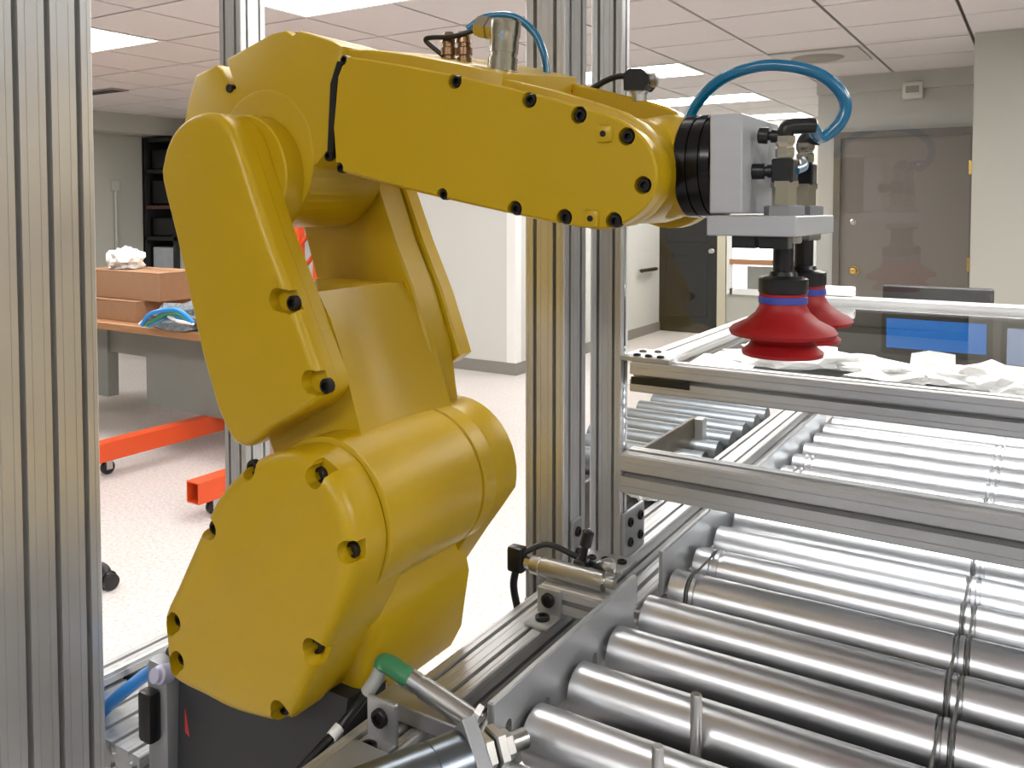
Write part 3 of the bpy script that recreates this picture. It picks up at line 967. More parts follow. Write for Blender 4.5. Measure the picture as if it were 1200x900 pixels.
# --- vacuum gripper
gx0 = -.1915
grip = join('gripper_bracket', [lambda b: b_box(b, gx0, gx0 + .022, .556, .645, 1.497, 1.563, .001)], TOOLPL, rb)
grip['label'] = 'machined aluminium gripper bracket'
hp = oy(828, 253, .552)
px0, px1 = oy(828, 260, .552).x, oy(933, 260, .552).x
PZ1, PZ0 = oy(880, 253, .552).z, oy(880, 277, .552).z
py1 = ox(977, 265, px1).y
box('gripper_plate', px0, px1, .552, py1, PZ0, PZ1, TOOLPL, grip, .0008)
join('clamp_block', [lambda b: b_box(b, px0 + .016, px0 + .031, .556, .57, PZ0 - .008, PZ0), lambda b: b_box(b, px0 + .034, px0 + .052, .556, .57, PZ0 - .008, PZ0)], BLACK, grip)
C1 = oy(917, 390, .583)
C2 = oy(941, 372, .652)
for (c, kk) in ((C1, 0), (C2, 1)):
    cx_, cy_ = c.x, c.y
    lathe('suction_cup', (cx_, cy_, PZ0 - .081), [(0, .020), (.0005, .0262), (.003, .0268), (.0065, .0225), (.0095, .0205), (.012, .0225), (.014, .034), (.0165, .0352), (.0195, .033), (.024, .024), (.029, .018), (.0335, .0155), (.042, .0155), (.0425, .010)], RED, grip, seg=48)
    lathe('blue_band', (cx_, cy_, PZ0 - .0455), [(0, .0157), (.0002, .0160), (.0045, .0160), (.0047, .0157)], BLUEB, grip, seg=40)
    lathe('cup_holder', (cx_, cy_, PZ0 - .0388), [(0, .0155), (.001, .0162), (.0098, .0162), (.0108, .0145), (.0118, .0095), (.0145, .0085), (.015, .0068), (.038, .0068)], BLACK, grip, seg=32)
    lathe('lock_nut', (cx_, cy_, PZ0 - .0052), [(0, .011), (.001, .012), (.004, .012), (.005, .011)], STEEL, grip, seg=6)
    # fittings standing on the plate
    z = PZ1
    lathe('mount_nut', (cx_, cy_, z), [(0, .0135), (.006, .0135), (.007, .012)], CAST, grip, seg=6)
    lathe('fitting_base', (cx_, cy_, z + .007), [(0, .0082), (.012, .0082), (.012, .0092), (.016, .0092)], NICK, grip, seg=6)
    box('fitting_body', cx_ - .0072, cx_ + .0072, cy_ - .0072, cy_ + .0072, z + .022, z + .038, BLACK, grip, .001)
    lathe('side_plug', (cx_ - .0072, cy_, z + .030), [(0, .0045), (.004, .0045), (.004, .0035), (.006, .0035), (.006, .0055), (.014, .0055), (.015, .003)], BLACK, grip, d=(-1, -.15, 0), seg=12)
    lathe('hose_nut', (cx_, cy_, z + .038), [(0, .0055), (.002, .0064), (.007, .0064), (.008, .0052), (.011, .0068), (.015, .0068), (.016, .005)], NICK, grip, seg=6)
    if kk == 0:
        tube('hose_elbow', [(cx_, cy_, z + .050), (cx_ + .001, cy_, z + .058), (cx_ + .006, cy_ + .003, z + .0598), (cx_ + .017, cy_ + .009, z + .060)], .0054, BLACK, grip, n=5)
        EL = Vector((cx_ + .015, cy_ + .008, z + .060))
        lathe('side_plug', (cx_ - .003, cy_, z + .053), [(0, .0045), (.006, .0045), (.006, .003), (.008, .003), (.008, .0056), (.014, .0056), (.015, .003)], BLACK, grip, d=(-1, -.15, .1), seg=12)
    else:
        tube('hose_elbow', [(cx_, cy_, z + .048), (cx_, cy_, z + .054), (cx_ + .004, cy_, z + .057), (cx_ + .010, cy_, z + .057)], .006, BLACK, grip, n=5)
tube('link_hose', [(C1.x + .006, C1.y + .004, PZ1 + .030), ((C1.x + C2.x) / 2 + .006, (C1.y + C2.y) / 2, PZ1 + .034), (C2.x, C2.y - .006, PZ1 + .04)], .003, HOSE, grip)
# blue hose loop from wrist to gripper
H = [EL, oy(962, 161, .615) , oy(983, 146, .62), oy(991, 124, .622), oy(982, 104, .62), oy(960, 87, .617), oy(930, 78.5, .615), oy(895, 77, .615), oy(860, 86, .615), oy(835, 101, .617), oy(815, 124, .62), oy(806, 142, .62)]
tube('air_hose', H, .0042, HOSE, rb, n=6, seg=14)

# --- forearm connectors and cables
ty_ = .572
cb0 = oy(588, 86, ty_)
ce = oy(566, 35, ty_)
s_ = .00068
lathe('connector_flange', (cb0.x, ty_, cb0.z - .004), [(0, .0145), (.004, .0145), (.005, .0125)], BRASS, rb, seg=24)
axis_c = Vector((.10, 0, 1))
con = lathe('power_connector', (cb0.x, ty_, cb0.z), [(0, .0128), (.003, .0128), (.003, .0118), (.012, .0118), (.012, .0108), (.016, .0108), (.016, .0116), (.028, .0116), (.029, .0122), (.040, .0122), (.0415, .0108)], NICK, rb, d=axis_c, seg=28)
topc = Vector((cb0.x, ty_, cb0.z)) + axis_c.normalized() * .033
lathe('connector_elbow', topc, [(.004, .0095), (.012, .0095), (.012, .0085), (.015, .0085), (.015, .0098), (.022, .0098), (.022, .0088), (.026, .0088), (.026, .0075), (.0275, .006)], NICK, con, d=(-1, 0, .25), seg=6)
for u in (526, 544):
    q = oy(u, 71, .575)
    lathe('cable_gland', (q.x, .575, q.z - .004), [(0, .0062), (.006, .0062), (.006, .0048), (.008, .0048), (.008, .0068), (.014, .0068), (.015, .0052), (.018, .0052), (.018, .0064), (.022, .0058), (.027, .004 if u == 526 else .0055)], BRASS, rb, seg=12)
e0 = oy(549, 36, .6)
tube('signal_cable', [oy(555, 36, .572), oy(530, 43, .568), oy(507, 44, .568), oy(499, 46, .568), oy(503, 52, .57), oy(522, 67, .573)], .0021, BLACK, rb, n=5)
q = oy(489, 63, .59)
bolt((q.x, .59, q.z - .005), .0042, rb, 'z', m=BRASS)
q = oy(507, 66, .585)
bolt((q.x, .585, q.z - .005), .0045, rb, 'z', m=STEEL)
for dy in (0, .012):
    tube('air_hose', [oy(548, 34, .62 + dy), oy(570, 20, .625 + dy), oy(600, 19, .63 + dy), oy(624, 36, .635 + dy), oy(637, 62, .637 + dy), oy(641, 90, .637 + dy)], .0032, HOSE, rb, n=6)
# black wrist connector
q = oy(748, 116, .648)
KC = .78
wcon = lathe('wrist_connector', (q.x, .65, q.z - .002), [(0, .0062), (.006, .0062), (.006, .0072), (.012, .0072)], STEEL, rb, seg=20)
join('connector_body', [lambda b: b_loft(b, [[(q.x - .0125 * KC, y, q.z + .009 * KC), (q.x - .0135 * KC, y, q.z + .026 * KC), (q.x - .006 * KC, y, q.z + .031 * KC), (q.x + .006 * KC, y, q.z + .030 * KC), (q.x + .014 * KC, y, q.z + .024 * KC), (q.x + .015 * KC, y, q.z + .014 * KC), (q.x + .009 * KC, y, q.z + .008 * KC)] for y in (.641, .659)])], BLACK, wcon)
lathe('connector_screw', (q.x + .014 * KC, .65, q.z + .019 * KC), [(0, .006), (.004, .006), (.005, .003)], STEEL, wcon, axis='x', seg=14)
tube('wrist_cable', [(q.x - .009, .65, q.z + .019), (q.x - .02, .65, q.z + .020), (q.x - .036, .65, q.z + .015), (q.x - .056, .648, q.z + .003)], .0026, BLACK, rb, n=6)

# blue hose and cables behind the base
t0 = oy(203, 770, .56)
tube('supply_hose', [oy(204, 768, .53), oy(185, 781, .533), oy(160, 799, .535), oy(128, 826, .532), oy(85, 870, .525)], .0068, HOSEL, rb, n=6)
lathe('hose_fitting', oy(200, 771, .53), [(0, .0085), (.010, .0085), (.010, .011), (.024, .011)], BLACK, rb, d=oy(210, 764, .53) - oy(195, 775, .53), seg=14)
tube('base_cable', [oy(205, 770, .56), oy(175, 786, .56), oy(150, 795, .56), oy(130, 801, .56), oy(100, 812, .55)], .004, BLACK, rb, n=5)

# =================================================================== CELL FRAME
RAILZ0 = 1.102
fr = thing('guard_frame', 'slotted aluminium guard frame with clear panes above the conveyor', 'frame', (-.44, .84, RAILZ0))
ml = thing('machine_frame', 'tall slotted aluminium profile frame at the left carrying the robot', 'frame', (-.8, .5, 0))
# left front post
LX = -.80
ly1 = ox(112, 245, LX).y
lp = tslot('post', LX - .09, LX, ly1 - .12, ly1, .0, 2.4, 'z', 3, 4, ml)
# rear left post
rx1, rx0 = -.808, -.846
ry = .690
tslot('post', rx0, rx1, ry, ry + .038, .0, 2.4, 'z', 2, 2, ml)
# centre posts
p1y = .813
p1x1 = oy(661.5, 245, p1y).x
p1x0 = oy(615.5, 245, p1y).x
RAILZ = 1.102
tslot('post', p1x0, p1x1, p1y, p1y + .052, RAILZ - .04, 2.4, 'z', 2, 2, fr)
p2y = .875
p2x0, p2x1 = oy(692, 245, p2y).x, oy(728.5, 245, p2y).x
tslot('post', p2x0, p2x1, p2y, p2y + .019, RAILZ, 2.4, 'z', 2, 1, fr)
# horizontal guard rails
GYW = .872
lz1, lz0 = oy(730, 532, GYW).z, oy(730, 578, GYW).z
lx0 = oy(727, 545, GYW).x
tslot('guard_rail', lx0, .75, GYW, GYW + .038, lz0, lz1, 'x', 1, 1, fr)
mz1, mz0 = oy(742, 424, GYW).z, oy(742, 459, GYW).z
mx0 = oy(738, 440, GYW).x
tslot('guard_rail', mx0, .75, GYW, GYW + .03, mz0, mz1, 'x', 1, 1, fr)
# panes
pn = box('guard_pane', p2x1, .75, GYW + .012, GYW + .016, mz1 - .004, 2.35, GLASS, fr)
pn2 = box('guard_pane', p2x1, .75, GYW + .012, GYW + .016, lz1 - .004, mz0 + .004, GLASS, fr)
# side rail at left, several slots high
lr = oz(130, 770, 1.05)
tslot('side_rail', -.875, -.848, .51, 1.2, .968, 1.0, 'y', 1, 1, ml)
tslot('table_profile', -.93, -.757, .508, ry - .002, .922, .952, 'y', 6, 1, ml)
# plate under the robot
box('mounting_plate', -.755, -.395, .44, .72, .885, .913, ALUP, ml, .002)

# =================================================================== CONVEYOR
cv = thing('roller_conveyor', 'zinc plated roller conveyor with aluminium side plates', 'conveyor', (.1, .8, 0))
r0x, r1x = -.4425, -.395
tslot('side_rail', r0x, r1x, .30, 2.0, RAILZ - .065, RAILZ, 'y', 2, 2, cv)
tslot('side_rail', -.393, -.362, .30, 2.0, RAILZ - .065, RAILZ - .026, 'y', 1, 1, cv)
for yy in (.35, 1.6):
    tslot('leg', r0x + .005, r0x + .06, yy, yy + .05, 0, RAILZ - .065, 'z', 2, 2, cv)
    tslot('leg', .9, .955, yy, yy + .05, 0, RAILZ - .065, 'z', 2, 2, cv)
tslot('side_rail', .895, .96, .30, 2.0, RAILZ - .065, RAILZ, 'y', 2, 2, cv)
box('shade_sheet', -.335, .89, .32, 1.95, 1.0, 1.006, GAPSHADE, cv)  # added sheet, its dark colour stands in for shade below the rollers
for yy in (.35, 1.85):
    box('sheet_support', -.38, .90, yy, yy + .03, .985, 1.0, GAPSHADE, cv)
# side plates at x = PXS
PXS = -.333
PT = .006
ROLLZ = 1.5 - .385 - .0225


def sideplate(y0, y1, ztop, zbot, holes, chamfer=.0):
    o = join('side_plate', [lambda b: b_box(b, PXS - PT, PXS, y0, y1, zbot, ztop, .0012)], ALUP, cv)
    if holes:
        carve(o, [lambda b, h=h: b_box(b, PXS - .03, PXS + .03, h[0] - .0045, h[0] + .0045, h[1], h[2], .004, 3) for h in holes])
    return o


RY = [.423 + .0735 * k for k in range(-2, 17)]
RR = .0225
ptz = 1.14
y1a = oz(580, 826, ptz).y
y1b = oz(760, 677, ptz).y
hol = []
for (u, v) in ((745, 720), (697, 778), (641, 832), (596, 858)):
    p = ox(u, v, PXS)
    hol.append((p.y, p.z - .008, p.z + .010))
sideplate(y1a, y1b, ptz, 1.088, hol)
sideplate(oz(785, 648, ptz).y, oz(862, 582, ptz).y + .03, ptz, 1.093, [])
sideplate(oz(862, 582, ptz).y + .035, 1.62, ptz, 1.095, [])
# rollers
XG = -.055
RX1 = .885


def roller_mesh(xa, xb, grooves):
    prof = [(xa, .006), (xa, RR * .9), (xa + .0015, RR)]
    for g in sorted(grooves):
        for s in (-.0045, .0045):
            c = g + s
            prof += [(c - .0026, RR), (c - .0016, RR - .003), (c + .0016, RR - .003), (c + .0026, RR)]
    prof += [(xb - .0015, RR), (xb, RR * .9), (xb, .006)]
    bm = bmesh.new()
    b_lathe(bm, (0, 0, 0), prof, 'x', 40)
    me = bpy.data.meshes.new('roller')
    bmesh.ops.recalc_face_normals(bm, faces=bm.faces[:])
    bm.to_mesh(me)
    bm.free()
    me.materials.append(ROLL)
    for p in me.polygons:
        p.use_smooth = True
    me.set_sharp_from_angle(angle=math.radians(30))
    return me


ends = [.7, .735]
RM = {0: roller_mesh(PXS + .004, RX1, [XG]), 1: roller_mesh(PXS + .004, RX1, [XG, PXS + .03])}
RYS = [.641 - .009 + .0735 * k for k in range(-5, 18)]
for k, y in enumerate(RYS):
    o = bpy.data.objects.new('roller', RM[1 if k in (8, 9, 12, 14, 15) else 0])
    o.location = (0, y, ROLLZ)
    COL.objects.link(o)
    setpar(o, cv)
    lathe('axle', (0, y, ROLLZ), [(PXS - .012, .0055), (PXS + .006, .0055)], STEEL, o, axis='x', seg=6)
# drive belts between neighbouring rollers
def belt(xb, ya, yb):
    pts = []
    rr = RR - .0019
    for k in range(13):
        a = math.radians(90 + 180 * k / 12)
        pts.append(Vector((xb, ya + rr * math.cos(a), ROLLZ + rr * math.sin(a))))
    for k in range(13):
        a = math.radians(-90 + 180 * k / 12)
        pts.append(Vector((xb, yb + rr * math.cos(a), ROLLZ + rr * math.sin(a))))
    pts.append(pts[0].copy())
    return tube('drive_belt', pts, .0013, mat('clear_belt', srgb(96, 96, 94), .35), cv, smooth=False, seg=8)


belt(PXS + .0255, RYS[8], RYS[9])
for k in (5, 6, 7, 8, 9, 11, 13):
    belt(XG - .0045 if k % 2 else XG + .0045, RYS[k], RYS[k + 1])
# second lane on the far side of the central rail
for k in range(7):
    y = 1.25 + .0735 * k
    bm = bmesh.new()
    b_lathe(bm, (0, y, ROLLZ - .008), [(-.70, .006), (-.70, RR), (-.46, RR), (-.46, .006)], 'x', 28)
    finish('roller', bm, mat('shaded_zinc', srgb(128, 136, 142), .36, metal=1.0, var=.1, vscale=10), cv)  # zinc darkened to put the far lane's dimness into the rollers
box('shade_sheet', -.69, -.45, 1.2, 1.75, 1.03, 1.035, GAPSHADE, cv)  # second added dark sheet, so the far lane's gaps look shaded
join('divider_plate', [lambda b: b_box(b, -.512, -.506, .93, 1.42, 1.075, 1.14, .001)], mat('shaded_plate', srgb(92, 88, 84), .5, metal=.5, var=.12, vscale=10), cv)  # dimness of the lane painted into the plate's darker colour
box('divider_post', -.505, -.49, 1.40, 1.42, 1.04, 1.14, ALUP, cv, .001)

# small clamp on the central rail + brackets
def corner_bracket(x, y, z, w=.032, l=.03, face='x', flip=1, nh=1):
    """L bracket: foot on the rail top, upright plate facing along +face"""
    t = .0045
    if face == 'y':      # upright facing -y
        o = join('corner_bracket', [lambda b: b_box(b, x, x + w, y - l, y, z, z + t, .0012), lambda b: b_box(b, x, x + w, y - t, y, z, z + l, .0012)], ALUP, cv)
        bolt((x + w / 2, y - l * .55, z + t), .007, o, 'z', h=.004)
        bolt((x + w / 2, y - t, z + l * .62), .007, o, '-y', h=.004)
    else:
        o = join('corner_bracket', [lambda b: b_box(b, x, x + l, y, y + w, z, z + t, .0012), lambda b: b_box(b, x, x + t, y, y + w, z, z + l, .0012)], ALUP, cv)
        bolt((x + l * .6, y + w / 2, z + t), .007, o, 'z', h=.004)
        bolt((x + t, y + w / 2, z + l * .6), .007, o, 'x', h=.004)
    return o


q = oz(806, 582, RAILZ)
o = join('rail_clamp', [lambda b: b_box(b, q.x - .012, q.x + .02, q.y - .014, q.y + .014, RAILZ, RAILZ + .005, .001)], ALUP, cv)
bolt((q.x + .006, q.y, RAILZ + .005), .0065, o, 'z', h=.004)
# bracket 4 holes at the foot of the second post
bq = ox(728, 648, p2x1)
o = join('foot_bracket', [lambda b: b_box(b, p2x1 + .0005, p2x1 + .005, p2y + .0, p2y + .058, RAILZ, RAILZ + .052, .001),
                          lambda b: b_box(b, p2x1 + .0005 - .036, p2x1 + .022, p2y - .042, p2y - .001, RAILZ, RAILZ + .005, .001)], ALUP, cv)
for a in (.016, .044):
    for b_ in (.016, .039):
        bolt((p2x1 + .005, p2y + a, RAILZ + b_), .0055, o, 'x', h=.003)
for a in (-.026, -.01, .008):
    bolt((p2x1 + a + .003, p2y - .02 + a * .2, RAILZ + .005), .0055, o, 'z', h=.003)
o = join('post_bracket', [lambda b: b_box(b, p1x1 + .0005, p1x1 + .005, p1y + .012, p1y + .034, RAILZ + .0, RAILZ + .052, .001)], ALUP, cv)
for b_ in (.014, .038):
    bolt((p1x1 + .005, p1y + .023, RAILZ + b_), .0055, o, 'x', h=.003)
box('post_seat', p1x0, r0x - .0005, p1y - .002, p1y + .054, RAILZ - .06, RAILZ - .0405, ALUP, cv, .001)

# cross bar with air cylinder between rail and near side plate
cbp = oz(655, 728, RAILZ)
cy0 = cbp.y
xA = oz(668, 722, RAILZ).x
CY = cy0 + .004
tslot('cross_bar', r0x + .03, PXS - PT - .0005, CY, CY + .026, RAILZ + .0045, RAILZ + .0305, 'x', 1, 1, cv)
o = corner_bracket(r0x + .028, CY - .0005, RAILZ, w=.026, l=.03, face='y')
ac = thing('air_cylinder', 'slim steel air cylinder lying on the conveyor cross bar', 'cylinder', (r0x + .05, CY + .012, RAILZ + .03))
zc = RAILZ + .0315 + .0095
lathe('cylinder_tube', (0, CY + .014, zc), [(r0x + .012, .004), (r0x + .012, .0088), (r0x + .018, .0095), (r0x + .022, .0095), (r0x + .0225, .0088), (r0x + .026, .0088), (r0x + .0265, .0095), (PXS - PT - .012, .0095), (PXS - PT - .01, .005), (PXS - PT - .001, .005)], STEEL, ac, axis='x', seg=28)
lathe('rod_nut', (0, CY + .014, zc), [(r0x + .002, .0035), (r0x + .004, .006), (r0x + .010, .006), (r0x + .012, .004)], STEEL, ac, axis='x', seg=6)
join('hose_fitting', [lambda b: b_box(b, r0x - .016, r0x + .002, CY + .008, CY + .022, zc - .012, zc + .014, .003, 2)], BLACK, ac)
tube('air_hose', [(r0x - .008, CY + .014, zc - .01), (r0x - .012, CY + .016, zc - .03), (r0x - .008, CY + .02, zc - .06)], .004, BLACK, ac, n=5)
tube('air_hose', [(r0x + .0, CY + .016, zc + .008), (r0x + .02, CY + .03, zc + .016), (r0x + .055, CY + .034, zc + .008), (r0x + .075, CY + .03, zc + .006)], .003, BLACK, ac, n=6)
for k, (dx, dz) in enumerate(((.062, .012), (.085, .012))):
    join('port_fitting', [lambda b: b_box(b, r0x + dx - .007, r0x + dx + .007, CY + .018, CY + .032, zc - .004, zc + dz, .002, 2)], BLACK, ac)
    lathe('port_elbow', (r0x + dx, CY + .025, zc + dz), [(0, .004), (.012 if k == 0 else .006, .004), (.014, .006), (.028 if k == 0 else .018, .006), (.03, .003)], BLACK if k == 0 else STEEL, ac, seg=12, d=(.2, .1, 1) if k == 0 else (.6, -.6, .3))
tube('silver_elbow', [(r0x + .08, CY + .03, zc + .008), (r0x + .092, CY + .026, zc + .014), (r0x + .098, CY + .012, zc + .008)], .005, STEEL, ac, n=5)

# near end: bracket, sensor, cylinder
ne = oz(545, 812, RAILZ + .02)
pl0 = oz(500, 790, RAILZ + .004)
o = join('end_plate', [lambda b: b_box(b, r0x + .002, PXS - PT - .0005, y1a - .006, y1a + .014, RAILZ + .0005, RAILZ + .0145, .001)], ALUP, cv)
nb = oz(478, 862, RAILZ)
o = corner_bracket(r0x + .018, y1a - .03, RAILZ, w=.028, l=.034, face='y')
se = thing('proximity_sensor', 'silver proximity sensor with green elbow plug at the front of the conveyor', 'sensor', (-.42, .52, RAILZ + .03))
sa = on(480, 795, 1, .50)
sb = on(548, 862, 1, .50)
ddir = (sb - sa)
sb = Vector((sb.x, .515, sb.z))
ddir = sb - sa
L = ddir.length
lathe('sensor_barrel', sa, [(-.002, .0062), (.0, .0078), (.008, .0078), (.008, .0070), (.012, .0070), (.012, .0082), (L, .0082), (L + .001, .006)], STEEL, se, d=ddir, seg=20)
lathe('sensor_nut', sa + ddir * .88, [(0, .0125), (.005, .0125)], STEEL, se, d=ddir, seg=6)
ca = on(452, 777, 1, .50)
tube('green_plug', [sa + ddir.normalized() * .002, sa - ddir.normalized() * .006, ca, on(447, 785, 1, .497)], .0074, GREEN, se, n=5)
tube('plug_boot', [on(447, 784, 1, .497), on(440, 797, 1, .494), on(430, 812, 1, .49)], .0056, mat('pale_boot', srgb(170, 172, 170), .45), se, n=4)
tube('sensor_cable', [on(431, 811, 1, .49), on(418, 828, 1, .485), on(400, 850, 1, .475), on(380, 872, 1, .46), on(350, 905, 1, .44)], .0036, BLACK, se, n=5)
tube('cable_marker', [on(398, 852, 1, .474), on(388, 864, 1, .466)], .0046, PAPER, se, smooth=False)
s2a = on(497, 800, 1, .525)
s2b = on(562, 850, 1, .535)
s2 = thing('guide_pin_sensor', 'slim brass toned sensor rod beside the green plugged sensor', 'sensor', s2a)
lathe('rod', s2a, [(0, .003), (.001, .0048), ((s2b - s2a).length, .0048)], BRASS, s2, d=s2b - s2a, seg=16)
lathe('rod_nut', s2a + (s2b - s2a) * .8, [(0, .0075), (.005, .0075)], STEEL, s2, d=s2b - s2a, seg=6)

cyl = thing('stop_cylinder', 'fat grey pneumatic stop cylinder at the bottom edge', 'cylinder', (-.36, .46, RAILZ - .02))
c0_ = on(455, 928, 1, .415)
c1_ = on(556, 888, 1, .475)
dd = (c1_ - c0_)
L = dd.length
lathe('cylinder_body', c0_, [(-.03, .016), (-.028, .0205), (L * .45, .0205), (L * .455, .0198), (L * .47, .0198), (L * .475, .0205), (L * .9, .0205), (L * .92, .012)], mat('brushed_cylinder', srgb(118, 126, 136), .3, metal=.9, var=.1, vscale=10), cyl, d=dd, seg=36)
for k, rr in ((.93, .017), (1.06, .014), (1.2, .016), (1.32, .011)):
    lathe('rod_nut', c0_ + dd * k, [(0, rr * .9), (.001, rr), (.007, rr), (.008, rr * .9)], STEEL, cyl, d=dd, seg=6)
lathe('end_cap', c0_ + dd * .84, [(0, .029), (.001, .030), (.010, .030), (.011, .029)], CAST, cyl, d=dd, seg=4)
lathe('cylinder_rod', c0_ + dd * .9, [(0, .007), (L * .75, .007), (L * .77, .004)], STEEL, cyl, d=dd, seg=20)
nbx = on(430, 870, 1, .43)
join('mount_block', [lambda b: b_box(b, nbx.x - .03, nbx.x + .02, .40, .45, RAILZ - .004, RAILZ + .018, .004, 2)], CAST, cyl)

# end cross plate at lower right of the near plate
eb = oz(600, 884, 1.09)
o = join('end_stop', [lambda b: b_box(b, PXS + .0, PXS + .12, y1a - .03, y1a - .024, 1.06, 1.092, .001)], ALUP, cv)

# stop pins standing between the rollers
for (u, v0, v1, lab) in ((816, 813, 890, 'thin steel stop pin between the front rollers, the taller right one'), (771, 874, 915, 'thin steel stop pin between the front rollers, the left one at the bottom edge')):
    pt = on(u, v0, 1, .60 if u == 816 else .535)
    t = thing('stop_pin', lab, 'pin', (pt.x, pt.y, 1.006), 'stop pins')
    lathe('pin_rod', (pt.x, pt.y, 1.006), [(0, .0042), (pt.z - 1.006 - .001, .0042), (pt.z - 1.006, .0036)], STEEL, t, seg=18)
    lathe('pin_collar', (pt.x, pt.y, 1.006), [(0, .011), (.006, .011), (.007, .008)], BOLT, t, seg=18)

# parts lying on the added dark sheet under the rollers
def under_box(u, v, sx, sy, sz, m, lab, rz=0.0):
    p = oz(u, v, 1.03)
    bm = bmesh.new()
    b_box(bm, -sx / 2, sx / 2, -sy / 2, sy / 2, 0, sz, .003, 2)
    b_box(bm, -sx * .2, sx * .2, -sy * .62, -sy / 2, sz * .2, sz * .7, .001)
    bmesh.ops.rotate(bm, verts=bm.verts[:], cent=(0, 0, 0), matrix=Matrix.Rotation(rz, 3, 'Z'))
    bmesh.ops.translate(bm, verts=bm.verts[:], vec=(p.x, p.y, 1.0065))
    return tag(finish('valve_block', bm, m), lab, 'valve')


under_box(1068, 822, .05, .03, .04, YBOX, 'small yellow block under the rollers at the right')
under_box(1055, 884, .07, .035, .05, YBOX, 'yellow block under the front rollers at the bottom right', .1)
under_box(920, 842, .09, .035, .045, PAPER, 'white block under the front rollers')
under_box(1000, 855, .05, .04, .03, BLACK, 'black block under the rollers between the white and yellow blocks', .3)
q = oz(772, 858, 1.02)
t = tag(tube('green_tube', [(q.x - .1, q.y + .06, 1.02), (q.x, q.y, 1.03), (q.x + .1, q.y - .0, 1.02), (q.x + .2, q.y - .06, 1.015)], .006, mat('teal_tube', srgb(20, 120, 110), .4)), 'teal air tube lying under the rollers', 'tube')

# =================================================================== TUNNEL COVER behind the guard
tc_ = thing('tunnel_cover', 'clear topped aluminium profile cover over the rear conveyor', 'cover', (.1, 1.3, RAILZ))
TZ = oy(742, 420, GYW + .03).z
TZ = oz(770, 408, 1.33).z
TZ = mz1
y_b = 1.72
tl = oz(770, 408, TZ)
txl = tl.x
tslot('cover_rail', txl - .0, txl + .034, GYW + .031, y_b, TZ - .03, TZ, 'y', 1, 1, tc_)
tslot('cover_rail', txl, .80, y_b + .001, y_b + .04, TZ - .035, TZ, 'x', 1, 1, tc_)
tslot('cover_rail', .77, .80, GYW + .031, y_b, TZ - .03, TZ, 'y', 1, 1, tc_)
tslot('cover_rail', txl, .80, y_b + .001, y_b + .04, TZ - .12, TZ - .085, 'x', 1, 1, tc_)
for xx in (txl, .77):
    tslot('cover_leg', xx, xx + .03, y_b + .041, y_b + .071, 0, TZ, 'z', 1, 1, tc_)
box('cover_pane', txl + .034, .77, GYW + .034, y_b, TZ - .0135, TZ - .0105, GLASST, tc_)
jp = join('joint_plate', [lambda b: b_loft(b, [[(txl - .004, GYW + .002, z), (txl + .055, GYW + .002, z), (txl + .055, GYW + .026, z), (txl + .03, GYW + .062, z), (txl - .004, GYW + .062, z)] for z in (TZ + .0005, TZ + .005)])], ALUP, tc_, 0)
for dx, dy in ((.008, .04), (.012, .014), (.024, .046), (.04, .014), (.026, .014)):
    bolt((txl + dx, GYW + dy, TZ + .005), .0042, jp, 'z', h=.002)
box('slot_cover', mx0 + .002, mx0 + .07, GYW - .001, GYW + .001, mz0 + .009, mz0 + .017, BLACK, fr)

# papers and wrap on the cover
ps = [oz(u, v, TZ - .009) for u, v in ((797, 432), (826, 414), (889, 424), (876, 437))]
bm = bmesh.new()
b_loft(bm, [[(p.x, p.y, TZ - .0098) for p in ps], [(p.x, p.y, TZ - .0088) for p in ps]])
tag(finish('paper_sheet', bm, PAPER, None, 0), 'white sheet of paper lying flat on the clear cover', 'paper')
WL = ['crumpled clear wrap on the cover right under the suction cups', 'crumpled white wrap strip right of the suction cups on the cover', 'folded white wrap lying in the middle of the cover edge',
      'upright folded white carton piece on the cover', 'grey crumpled wrap right of the folded carton on the cover', 'white crumpled wrap near the right end of the cover edge', 'small white wrap piece at the right edge of the photo']
WP = [(915, 430, .06, .03, .018), (1000, 436, .055, .022, .010), (1045, 448, .045, .02, .010), (1088, 447, .018, .012, .022), (1115, 455, .04, .016, .010), (1155, 458, .035, .02, .016), (1192, 466, .03, .016, .012)]
for k, ((u, v, sx, sy, sz), lab) in enumerate(zip(WP, WL)):
    p = oz(u, v, TZ - .009)
    if k == 3:
        bm = bmesh.new()
        zz = TZ - .0098
        b_loft(bm, [[(p.x - .022, p.y + .02 + d, zz), (p.x + .0, p.y + .01 + d, zz), (p.x + .024, p.y + .022 + d, zz), (p.x + .022, p.y + .03 + d, zz + .026), (p.x - .002, p.y + .018 + d, zz + .03), (p.x - .02, p.y + .03 + d, zz + .024)] for d in (0, .0015)])
        tag(finish('carton_piece', bm, WRAP, None, 0), lab, 'packaging')
        continue
    blob('crumpled_wrap', (p.x, p.y + .02, TZ - .0098), sx, sy, sz, WRAP, lab, 'packaging', 20 + k, sub=3, amp=.55, freq=2.2)
p = oz(752, 584, RAILZ)
blob('crumpled_rag', (p.x + .004, p.y + .004, RAILZ + .0015), .022, .022, .02, WRAP, 'crumpled white rag on the rail beside the second post', 'rag', 41, sub=3, amp=.4)

# roll of paper on the back rail beside the rear suction cup
p = oy(973, 345, y_b + .02)
t = thing('paper_roll', 'short white roll lying on the rear cover rail', 'roll', (p.x, y_b + .02, TZ))
lathe('roll_body', (p.x, y_b + .02, TZ + .0105), [(-.06, .004), (-.06, .010), (.045, .010), (.045, .004)], PAPER, t, axis='x', seg=20)
lathe('roll_core', (p.x, y_b + .02, TZ + .0105), [(.0452, .004), (.0455, .004)], CARD, t, axis='x', seg=14)

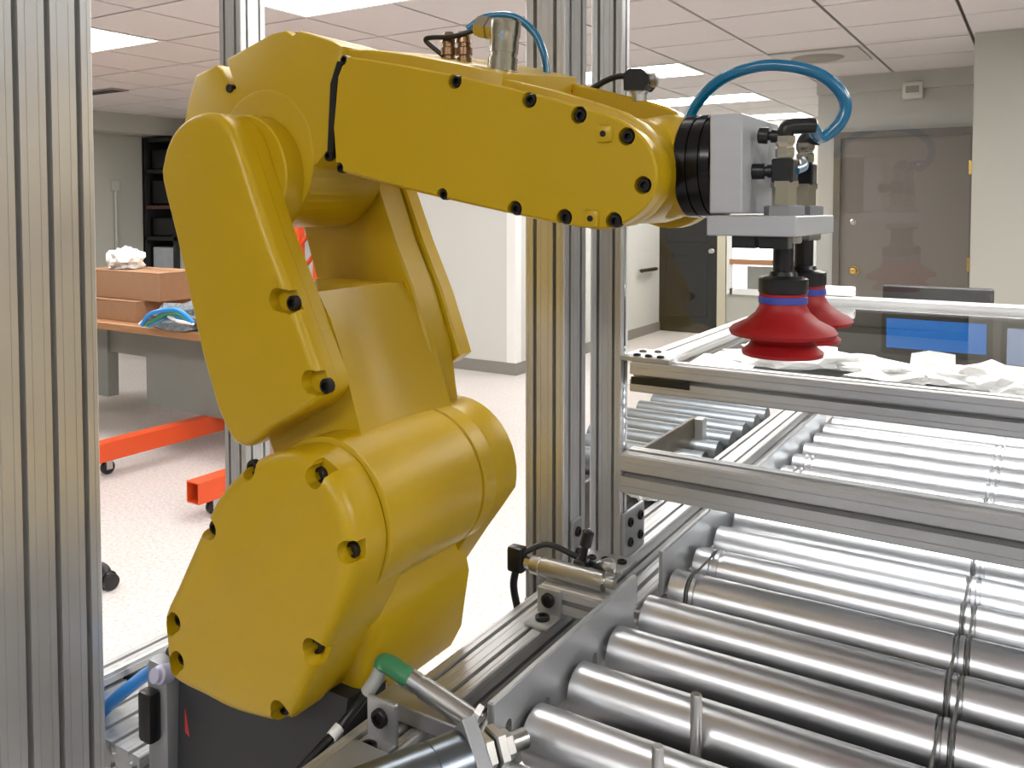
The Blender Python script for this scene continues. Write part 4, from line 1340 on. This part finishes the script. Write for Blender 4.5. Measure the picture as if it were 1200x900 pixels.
# =================================================================== MONITORS
def monitor(cx_, cy_, zb, wd, ht, face, scr, lab, deskz):
    t = thing('computer_monitor', lab, 'monitor', (cx_, cy_, deskz))
    s = face
    join('monitor_case', [lambda b: b_box(b, cx_ - wd / 2, cx_ + wd / 2, cy_ - .018, cy_ + .018, zb, zb + ht, .006, 2)], BLACK, t)
    box('screen', cx_ - wd / 2 + .015, cx_ + wd / 2 - .015, cy_ + s * .0185, cy_ + s * .0195, zb + .02, zb + ht - .015, scr, t)
    box('stand', cx_ - .03, cx_ + .03, cy_ - s * .05, cy_ - s * .019, deskz + .012, zb + ht * .5, BLACK, t, .004)
    lathe('stand_foot', (cx_, cy_ - s * .03, deskz), [(0, .11), (.008, .11), (.014, .09)], BLACK, t, seg=32)
    return t


# monitor behind the tunnel cover, turned away; its back and top edge show
mpt = oy(1098, 340, 2.2)
wd = oy(1163, 340, 2.2).x - oy(1033, 340, 2.2).x
DZ = .80
def desk(x0, x1, y0, y1, z, lab):
    t = thing('desk', lab, 'desk', ((x0 + x1) / 2, (y0 + y1) / 2, 0))
    box('desk_top', x0, x1, y0, y1, z - .03, z, mat('grey_laminate', srgb(150, 148, 142), .4), t, .004)
    for xx in (x0 + .03, x1 - .07):
        for yy in (y0 + .03, y1 - .07):
            box('leg', xx, xx + .04, yy, yy + .04, 0, z - .03, GREYP, t)
    return t


desk(mpt.x - .6, mpt.x + .7, 2.0, 2.6, DZ, 'grey desk behind the tunnel cover')
mz_top = oy(1098, 336, 2.2).z
monitor(mpt.x, 2.2, mz_top - .33, wd, .33, 1, BLACK, 'black monitor turned away behind the rear cover rail', DZ)
# operator monitors behind the viewer, seen reflected in the guard pane
def mirror(u, v, yv):
    p = oy(u, v, yv)
    return Vector((p.x, 2 * (GYW + .012) - yv, p.z))


yv = 2.7
m0, m1 = mirror(1040, 372, yv), mirror(1156, 415, yv)
ob = thing('operator_desk', 'operator desk facing the cell, behind the viewer', 'desk', ((m0.x + m1.x) / 2, m0.y, 0))
box('desk_top', m0.x - .3, m0.x + 1.2, m0.y - .5, m0.y + .2, .87, .9, mat('grey_laminate', srgb(150, 148, 142), .4), ob, .004)
for xx in (m0.x - .27, m0.x + 1.13):
    for yy in (m0.y - .47, m0.y + .13):
        box('leg', xx, xx + .04, yy, yy + .04, 0, .87, GREYP, ob)
monitor((m0.x + m1.x) / 2, m0.y, m1.z - .02, abs(m1.x - m0.x) + .03, m0.z - m1.z + .035, 1, SCREEN, 'operator monitor with blue screen, reflected in the guard pane', .9)
n0, n1 = mirror(1166, 383, yv), mirror(1226, 430, yv)
monitor((n0.x + n1.x) / 2 + .03, n0.y, n1.z - .02, abs(n1.x - n0.x) + .03, n0.z - n1.z + .035, 1, SCREENW, 'operator monitor with pale screen, reflected at the right of the guard pane', .9)
